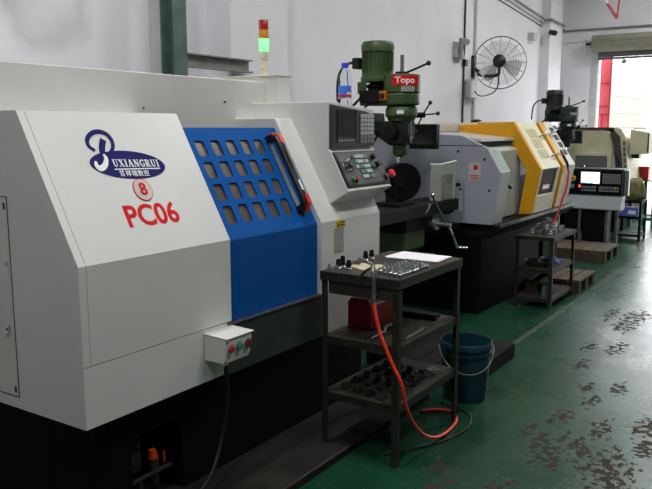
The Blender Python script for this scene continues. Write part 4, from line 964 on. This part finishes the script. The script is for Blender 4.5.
mk('led_button', cbox(2.548, 2.570, .79, .825, .001, .007), 'led_orange', hb)
mk('stop_ring', cyl(B(), CF(2.645, .905, 0), CF(2.645, .905, .012), .040, n=20), 'estop_yellow', hb, smooth=True)
mk('stop_button', cyl(B(), CF(2.645, .905, .012), CF(2.645, .905, .035), .022, n=16), 'estop_red', hb, smooth=True)
mk('selector_knob', cyl(B(), CF(2.645, .805, 0), CF(2.645, .805, .025), .030, .026, 16), 'steel', hb, smooth=True)
mk('console_skirt', prism(B(), [(-.02, .688), (-.10, .53), (-.09, .515), (.16, .515), (.16, .688)], 2.055, 2.735, lambda a, z, y: (hx + a, y, z)), 'skirt_grey', cs, bevel=.005)
mk('side_bracket', box(B(), hx+.02, hx+.10, 2.00, 2.048, .70, 1.02), 'steel', cs, bevel=.006)
ped = mk('pedestal', box(B(), hx-.02, hx+.14, 2.20, 2.50, 0, .515), 'black_paint', cs, bevel=.006)
mk('pedestal', box(B(), hx-.02, hx+.14, 2.56, 2.72, 0, .515), 'black_paint', cs, bevel=.006)
mk('pedestal_edge', box(B(), hx-.026, hx-.02, 2.20, 2.235, .02, .515), 'steel', ped)
mk('pedestal_post', cyl(B(), (hx+.05, 2.12, 0), (hx+.05, 2.12, .515), .02, n=12), 'steel', cs, smooth=True)
cs.location.y = 2.425; cs.scale = (1, 1.06, 1)

# ================================================================== beige machine by the gate
m3 = thing('beige_lathe', (12.0, 2.9, 0), 'pale beige enclosed lathe by the open gate', 'lathe')
mk('enclosure', px(B(), [(2.72, .40), (2.72, 1.40), (2.76, 1.49), (2.84, 1.53), (3.55, 1.53), (3.55, .40)], 11.0, 13.2), 'beige_paint', m3, bevel=.02)
mk('enclosure_cap', px(B(), [(2.66, 1.532), (2.66, 1.56), (3.56, 1.56), (3.56, 1.532)], 10.98, 13.2), 'beige_dark', m3)
mk('door_edge', px(B(), [(2.60, .55), (2.70, 1.30), (2.76, 1.48), (2.70, 1.50), (2.62, 1.42), (2.50, .55)], 10.97, 11.0), 'beige_dark', m3)
mk('front_shell', px(B(), [(2.44, .55), (2.53, 1.40), (2.60, 1.54), (2.71, 1.56), (2.70, 1.51), (2.61, 1.42), (2.50, .55)], 10.96, 11.8), 'beige_paint', m3, bevel=.006)
for k in range(9): mk('louver', px(B(), [(2.455+.009*k, .62+.085*k), (2.462+.009*k, .68+.085*k), (2.50+.009*k, .68+.085*k), (2.495+.009*k, .62+.085*k)], 10.945, 10.96), 'shutter_dark', m3)
mk('side_cabinet', px(B(), [(2.21, 1.175), (2.215, 1.485), (2.48, 1.53), (2.48, 1.16)], 11.0, 11.4), 'beige_paint', m3, bevel=.008)
mk('cabinet_hinge', box(B(), 10.99, 11.0, 2.215, 2.235, 1.20, 1.47), 'beige_dark', m3)
mk('cabinet_arm', box(B(), 11.3, 11.45, 2.40, 2.60, 1.10, 1.16), 'beige_dark', m3, bevel=.004)
b = prism(B(), [(3.00 + u, 1.02 + v) for u, v in rrect(.56, .34, .05)], 10.92, 10.985, lambda y, z, t: (t, y, z)); w3 = mk('access_cover', b, 'beige_paint', m3, bevel=.006)
mk('cover_window', prism(B(), [(3.00 + u, 1.01 + v) for u, v in rrect(.47, .26, .03)], 10.915, 10.92, lambda y, z, t: (t, y, z)), 'shutter_dark', w3)
mk('dome_stalk', tube(B(), [(10.90, 2.55, .9), (10.86, 2.62, 1.13), (10.85, 2.66, 1.19)], .014, 8), 'black_plastic', m3, smooth=True)
mk('base', box(B(), 11.02, 13.18, 2.60, 3.5, 0, .55), 'base_navy', m3, bevel=.01)
m3.location = (12.71, 2.80, 0)

# cart, bundle, red box and teal stand near the gate
c3 = thing('tool_cart', (11.1, 2.2, 0), 'black two-shelf cart with a blue box, between the console and the gate', 'cart')
KX0, KX1, KY0, KY1 = 10.86, 11.24, 2.00, 2.34
for (x, y, sx, sy) in ((KX0, KY0, 1, 1), (KX1, KY0, -1, 1), (KX0, KY1, 1, -1), (KX1, KY1, -1, -1)): mk('leg', angle_leg(B(), x, y, sx, sy, 0, .56), 'black_paint', c3)
cart_shelf(c3, KX0, KX1, KY0, KY1, .56, 'top', .03, 'black_paint', 'black_paint'); cart_shelf(c3, KX0, KX1, KY0, KY1, .34, 'shelf', .03, 'black_paint', 'black_paint'); cart_shelf(c3, KX0, KX1, KY0, KY1, .09, 'shelf', .03, 'black_paint', 'black_paint')
bbx = thing('blue_box', (11.1, 2.18, .34), 'blue and white carton on the black cart shelf near the gate', 'box')
mk('carton', box(B(), 10.90, 11.18, 2.05, 2.30, .34, .45), 'bluebox', bbx, bevel=.003)
b = B(); box(b, 10.899, 10.90, 2.08, 2.18, .37, .42); mk('carton_print', b, 'sign_white', bbx)
def lump(c, r, sc, seed):
    rnd_ = random.Random(seed); bm = B(); g = bmesh.ops.create_icosphere(bm, subdivisions=3, radius=1)
    ph = [rnd_.uniform(0, 6) for _ in range(6)]
    for v in bm.verts:
        p = v.co.copy(); k = 1 + .12*math.sin(5*p.x + ph[0]) + .10*math.sin(7*p.y + ph[1]) + .08*math.sin(9*p.z + ph[2] + 3*p.x)
        v.co = Vector((p.x*sc[0]*k*r, p.y*sc[1]*k*r, max(-.55, p.z*k)*sc[2]*r)) + Vector(c)
    return bm
mk('canvas_bundle', lump((11.05, 2.12, .56 + .55*.2), 1, (.13, .13, .2), 5), 'canvas_green', smooth='all', label='olive canvas bundle piled on the black cart near the gate', cat='bundle')
ts = thing('teal_stand', (12.6, 2.3, 0), 'teal steel stand carrying a red box beside the gate', 'stand')
for y in (2.12, 2.46): mk('post', box(B(), 12.55, 12.60, y, y + .05, 0, .72), 'teal_post', ts, bevel=.003)
mk('crossbar', box(B(), 12.55, 12.60, 2.17, 2.46, .10, .15), 'teal_post', ts); mk('stand_top', box(B(), 12.50, 12.75, 2.10, 2.53, .72, .735), 'teal_post', ts, bevel=.002)
mk('rear_post', box(B(), 12.70, 12.74, 2.28, 2.33, 0, .72), 'teal_post', ts)
rb = thing('red_box', (12.62, 2.33, .735), 'bright red metal box standing on the teal stand', 'box')
mk('box_body', box(B(), 12.52, 12.70, 2.24, 2.49, .735, .955), 'estop_red', rb, bevel=.008)
mk('box_door', box(B(), 12.512, 12.52, 2.26, 2.47, .75, .94), 'toolbox_red', rb, bevel=.003); mk('box_label', box(B(), 12.509, 12.512, 2.41, 2.46, .83, .88), 'sign_white', rb)

# ================================================================== bottle on top of the console
bt = (3.455, 2.165, 1.667)
wb = thing('water_bottle', bt, 'clear plastic water bottle with a blue cap and blue label', 'bottle')
mk('bottle_body', lathe(B(), [(0, .002), (.028, .002), (.032, .008), (.032, .040), (.0305, .044), (.0305, .105), (.032, .109), (.032, .125), (.030, .130), (.032, .136), (.030, .148), (.032, .154), (.028, .172), (.018, .190), (.013, .196), (.013, .203), (0, .203)], bt, 28), 'bottle_clear', wb, smooth=True)
mk('bottle_label', lathe(B(), [(.0312, .042), (.0318, .044), (.0318, .104), (.0312, .106)], bt, 28), 'bottle_label', wb, smooth=True)
mk('label_band', lathe(B(), [(.0320, .046), (.0322, .047), (.0322, .058), (.0320, .059)], bt, 28), 'bottle_band', wb, smooth=True)
wb.scale = (1.15, 1.15, 1.0)
mk('bottle_cap', lathe(B(), [(0, .200), (.0165, .200), (.0165, .222), (.0155, .225), (0, .225)], bt, 24), 'bottle_cap', wb, smooth=True)

# ================================================================== things on the walls
def pipe(name, pts, r, m, label, cat, **k): return mk(name, tube(B(), pts, r, 8), m, smooth=True, label=label, cat=cat, **k)
pipe('conduit_pipe', [(5.40, 4.125, 3.99), (13.02, 4.125, 3.365), (13.02, 4.02, 3.365), (13.76, 4.02, 3.34), (13.78, 4.15, 3.335), (14.26, 4.165, 3.32)], .022, 'conduit_grey', 'grey conduit pipe running high along the machine wall', 'pipe')
pipe('conduit_pipe', [(14.275, 4.14, 3.315), (14.275, -4.1, 3.31)], .018, 'conduit_grey', 'grey conduit pipe crossing the gable wall above the rolled shutter', 'pipe')
pipe('wall_cable', [(9.735, 4.185, 5.0), (9.735, 4.185, 2.45), (9.74, 4.185, .8)], .014, 'cable_dark', 'dark cable dropping down the machine wall beside the wall fan', 'cable')
pipe('conduit_pipe', [(10.10, 4.18, 5.0), (10.10, 4.18, .6)], .02, 'conduit', 'pale vertical conduit pipe behind the wall fan bracket', 'pipe')
pipe('wall_wire', [(5.40, 4.19, 3.86), (13.03, 4.19, 3.27)], .008, 'cable_dark', 'thin wire running under the conduit along the machine wall', 'wire')
pipe('conduit_pipe', [(14.285, 4.14, 3.10), (14.285, 3.72, 3.10)], .012, 'conduit', 'short pale conduit on the gable wall beside the shutter roll', 'pipe')
el = thing('emergency_lamp', (9.52, 4.15, 2.55), 'small white emergency lamp with a tilted spot on the machine wall', 'lamp')
mk('lamp_case', px(B(), [(4.20, 2.47), (4.20, 2.68), (4.16, 2.68), (4.12, 2.47)], 9.38, 9.62), 'grey_trim', el, bevel=.006)
mk('lamp_plate', box(B(), 9.40, 9.46, 4.08, 4.12, 2.46, 2.72), 'conduit_grey', el, bevel=.004)
mk('lamp_spot', cyl(B(), (9.56, 4.12, 2.71), (9.50, 4.05, 2.67), .03, .045, 16), 'grey_trim', el, smooth=True)
mk('junction_box', box(B(), 9.70, 9.78, 4.14, 4.2, 2.38, 2.47), 'black_plastic', bevel=.005, label='black junction box on the cable beside the wall fan', cat='junction box')
sc_ = thing('wall_camera', (13.0, 4.0, 3.18), 'small black bullet camera on the pilaster near the gate corner', 'camera')
mk('camera_body', cyl(B(), (13.02, 4.03, 3.16), (12.93, 3.93, 3.13), .045, n=16), 'black_plastic', sc_, smooth=True)
mk('camera_arm', tube(B(), [(13.08, 4.05, 3.20), (13.02, 4.02, 3.17)], .015, 8), 'black_plastic', sc_, smooth=True)
bracket_ = bx('wall_bracket', 'conduit', None, 12.35, 12.55, 4.10, 4.2, 2.98, 3.10, bevel=.01, label='small white bracket on the machine wall near the gate corner', cat='bracket')
# wall fan seen from behind
fc = Vector((9.80, 3.70, 2.415)); fd = Vector((.93, .30, -.06)).normalized()
fan = thing('wall_fan', (9.8, 3.9, 2.4), 'round wire-guarded wall fan with black motor on a bent bracket', 'fan')
fu, fv, fd = frame_of(fd)
def FP(r, a, h): return fc + (fu*math.cos(a) + fv*math.sin(a))*r + fd*h
RF = .345
def dep(r): return -.075*(1 - (r/RF)**2) 
for side in (1, -1):
    b = B()
    for i in range(9):
        r = RF*(i+1.6)/10.6 if i < 8 else RF
        tube(b, [FP(r, 2*math.pi*k/36, side*dep(r) + (.0 if side == 1 else .05)) for k in range(36)], .0015 if r < RF else .004, 4, True)
    for k in range(16):
        a = 2*math.pi*k/16; tube(b, [FP(RF*q, a, side*dep(RF*q) + (.0 if side == 1 else .05)) for q in (.12, .4, .7, 1.0)], .002, 4)
    mk('guard_cage', b, 'wire_dark', fan, kind='stuff')
for k in range(3):
    b = B(); a0 = 2*math.pi*k/3 + .35; V = []
    for i in range(6):
        r = .05 + (RF*.86 - .05)*i/5
        V.append([b.verts.new(FP(r, a0 + da*(.30 + .25*math.sin(math.pi*i/5)), .025 + dz)) for da, dz in ((-1, -.022), (1, .022))])
    for i in range(5): b.faces.new((V[i][0], V[i+1][0], V[i+1][1], V[i][1]))
    ex = bmesh.ops.extrude_face_region(b, geom=b.faces[:])
    for g in ex['geom']:
        if isinstance(g, bmesh.types.BMVert): g.co += fd*.003
    mk('blade', b, 'sign_white', fan)
mo_ = mk('fan_motor', lathe(B(), [(0, -.20), (.055, -.20), (.082, -.18), (.085, -.085), (.06, -.075), (0, -.075)], fc, 24, fd), 'black_plastic', fan, smooth=True)
mk('fan_hub', lathe(B(), [(0, -.01), (.05, -.01), (.05, .05), (0, .055)], fc, 20, fd), 'black_plastic', fan, smooth=True)
mp = fc + fd*-.13
mk('fan_bracket', tube(B(), smooth_path([mp + Vector((0, 0, -.07)), mp + Vector((0, .01, -.17)), mp + Vector((.05, .15, -.185)), mp + Vector((.20, .36, -.15)), (10.06, 4.10, 2.32), (10.06, 4.165, 2.40), (10.06, 4.165, 2.50)]), .022, 8), 'black_plastic', fan, smooth=True)
mk('wall_plate', box(B(), 10.02, 10.09, 4.145, 4.2, 2.26, 2.55), 'black_plastic', fan, bevel=.004)
mk('fan_cable', tube(B(), smooth_path([mp + Vector((0, 0, -.08)), mp + Vector((.0, .02, -.35)), mp + Vector((.06, .16, -.43)), (9.95, 4.05, 2.0), (9.86, 4.15, 2.15), (9.78, 4.185, 2.16)]), .008, 6), 'cable_dark', fan, smooth=True)
mk('starter_box', box(B(), 9.80, 10.04, 4.10, 4.2, 1.95, 2.22), 'conduit', bevel=.02, label='pale starter box on the wall under the fan bracket', cat='box')
# green steel post with its stub beam
gp = thing('steel_post', (4.06, 3.9, 0), 'green painted steel post standing behind the white and blue lathe', 'post')
b = B(); box(b, 3.885, 4.01, 3.84, 3.855, 0, 5.0); mk('flange', b, 'post_green', gp); mk('flange', box(B(), 3.885, 4.01, 3.96, 3.975, 0, 5.0), 'post_green', gp); mk('web', box(B(), 3.943, 3.952, 3.855, 3.96, 0, 5.0), 'post_green', gp)
mk('rear_plate', box(B(), 3.99, 4.09, 4.05, 4.19, 0, 5.0), 'conduit', gp, bevel=.004); mk('tie_plate', box(B(), 3.93, 4.02, 3.975, 4.05, 2.6, 2.8), 'post_green', gp)
sbm = mk('stub_beam', px(B(), [(3.855, 1.985), (3.855, 1.995), (3.90, 1.995), (3.90, 2.075), (3.855, 2.075), (3.855, 2.085), (3.91, 2.085), (3.91, 1.985)], 4.012, 4.77), 'beam_grey', gp)
# hanging brace near the gate
bar = thing('hanging_brace', (12.0, 2.7, 3.17), 'red and white V-shaped brace hanging from the ceiling near the gate', 'brace')
p0, p1, p2 = Vector((12, 2.73, 3.173)), Vector((12, 3.99, 5.0)), Vector((12, 2.61, 5.0))
mk('brace_rod', tube(B(), [p0, p0.lerp(p1, .12)], .022, 8), 'striped_red', bar); mk('brace_band', tube(B(), [p0.lerp(p1, .1201), p0.lerp(p1, .16)], .022, 8), 'sign_white', bar); mk('brace_rod', tube(B(), [p0.lerp(p1, .1601), p1], .022, 8), 'striped_red', bar)
mk('brace_rod', tube(B(), [p0, p2], .014, 8), 'striped_red', bar)

# ================================================================== gate, shutter and yard
rs = thing('roller_shutter', (14.15, 1.27, 2.8), 'beige roller shutter rolled up above the open gate', 'shutter')
prof = [(14.02 + .02*(1-math.cos(a)), 3.045 + .145*math.sin(a)) for a in [math.pi/2 - math.pi*i/10 for i in range(11)]]
mk('roll_housing', prism(B(), [(14.29, 3.19), (14.12, 3.19), (14.05, 3.15), (14.02, 3.08), (14.02, 2.97), (14.06, 2.91), (14.10, 2.895), (14.29, 2.895)], D0 - .1, D1 + .08, lambda x, z, y: (x, y, z)), 'shutter', rs, bevel=.006)
for k in range(3): mk('shutter_slat', box(B(), 14.20, 14.225, D0 + .01, D1 - .01, 2.76 + .045*k, 2.802 + .045*k), 'shutter_dark', rs, bevel=.004)
mk('roll_shaft', cyl(B(), (14.15, D1 + .08, 3.04), (14.15, D1 + .20, 3.04), .02, n=10), 'cast_dark', rs, smooth=True)
mk('shaft_plate', box(B(), 14.10, 14.2, D1 + .2, D1 + .23, 2.92, 3.12), 'conduit', rs, bevel=.004)
for k in range(5): mk('housing_rib', box(B(), 14.012, 14.02, D0 - .09, D1 + .07, 2.975 + .03*k, 2.979 + .03*k), 'shutter_dark', rs)
# folded red gate leaf
gl = thing('gate_leaf', (14.72, 3.45, 0), 'red folded gate leaf, coloured pink for glare, in the gateway', 'gate leaf')
mk('leaf_panel', box(B(), 14.70, 14.72, 3.40, 3.70, .04, 2.95), 'gate_red', gl)
for z in (2.35, 1.93, 1.78, .9, .06): mk('leaf_rail', box(B(), 14.685, 14.70, 3.40, 3.70, z, z + .035), 'gate_red_dark', gl)
mk('leaf_stile', box(B(), 14.68, 14.74, 3.375, 3.40, .04, 2.95), 'gate_red_dark', gl); mk('leaf_stile', box(B(), 14.685, 14.70, 3.51, 3.525, .06, 1.78), 'gate_red_dark', gl)
struct('floor_yard', box(B(), WX + .32, 60, -20, 25, -.12, 0), 'out_ground')
yw = tag(struct('wall_yard', box(B(), 15.2, 20.2, 3.90, 4.1, 0, 2.62), 'out_joint'), 'pale tiled yard wall beyond the gate', None)
tm = None
for r_ in range(7):
    for c_ in range(12):
        if tm is None: tm = mk('tile', box(B(), 15.21, 15.61, 3.885, 3.90, .03, .39), 'out_tile', yw); t0 = tm
        else:
            c = tm.copy(); COL.objects.link(c); c.parent = yw; c.location = (c_*.415, 0, r_*.37)
struct('trim_5', box(B(), 20.2, 20.7, 3.75, 4.2, 0, 2.6), 'cream_paint')
struct('wall_building', box(B(), 26, 26.3, -16, 3.2, 0, 3.0), 'out_white')
yp = thing('yard_post', (20.9, 3.6, 0), 'white yard post with rails beyond the gate', 'post')
mk('post_shaft', box(B(), 20.9, 21.1, 3.52, 3.72, 0, 4.4), 'out_white', yp, bevel=.01)
for z in (2.95, 1.75, 1.45): mk('rail', box(B(), 20.95, 21.0, .5, 3.52, z, z + .05), 'gate_red_dark', yp)
yc = thing('yard_camera', (16.2, 3.7, 2.62), 'white bullet camera on the yard wall beyond the gate', 'camera')
mk('camera_body', cyl(B(), (16.25, 3.66, 2.93), (16.12, 3.50, 2.88), .05, n=14), 'sign_white', yc, smooth=True)
mk('camera_lens', cyl(B(), (16.115, 3.495, 2.878), (16.09, 3.465, 2.868), .048, n=14), 'black_plastic', yc, smooth=True)
mk('camera_stalk', tube(B(), [(16.3, 3.95, 2.62), (16.3, 3.9, 2.80), (16.22, 3.64, 2.87)], .02, 8), 'sign_white', yc, smooth=True)
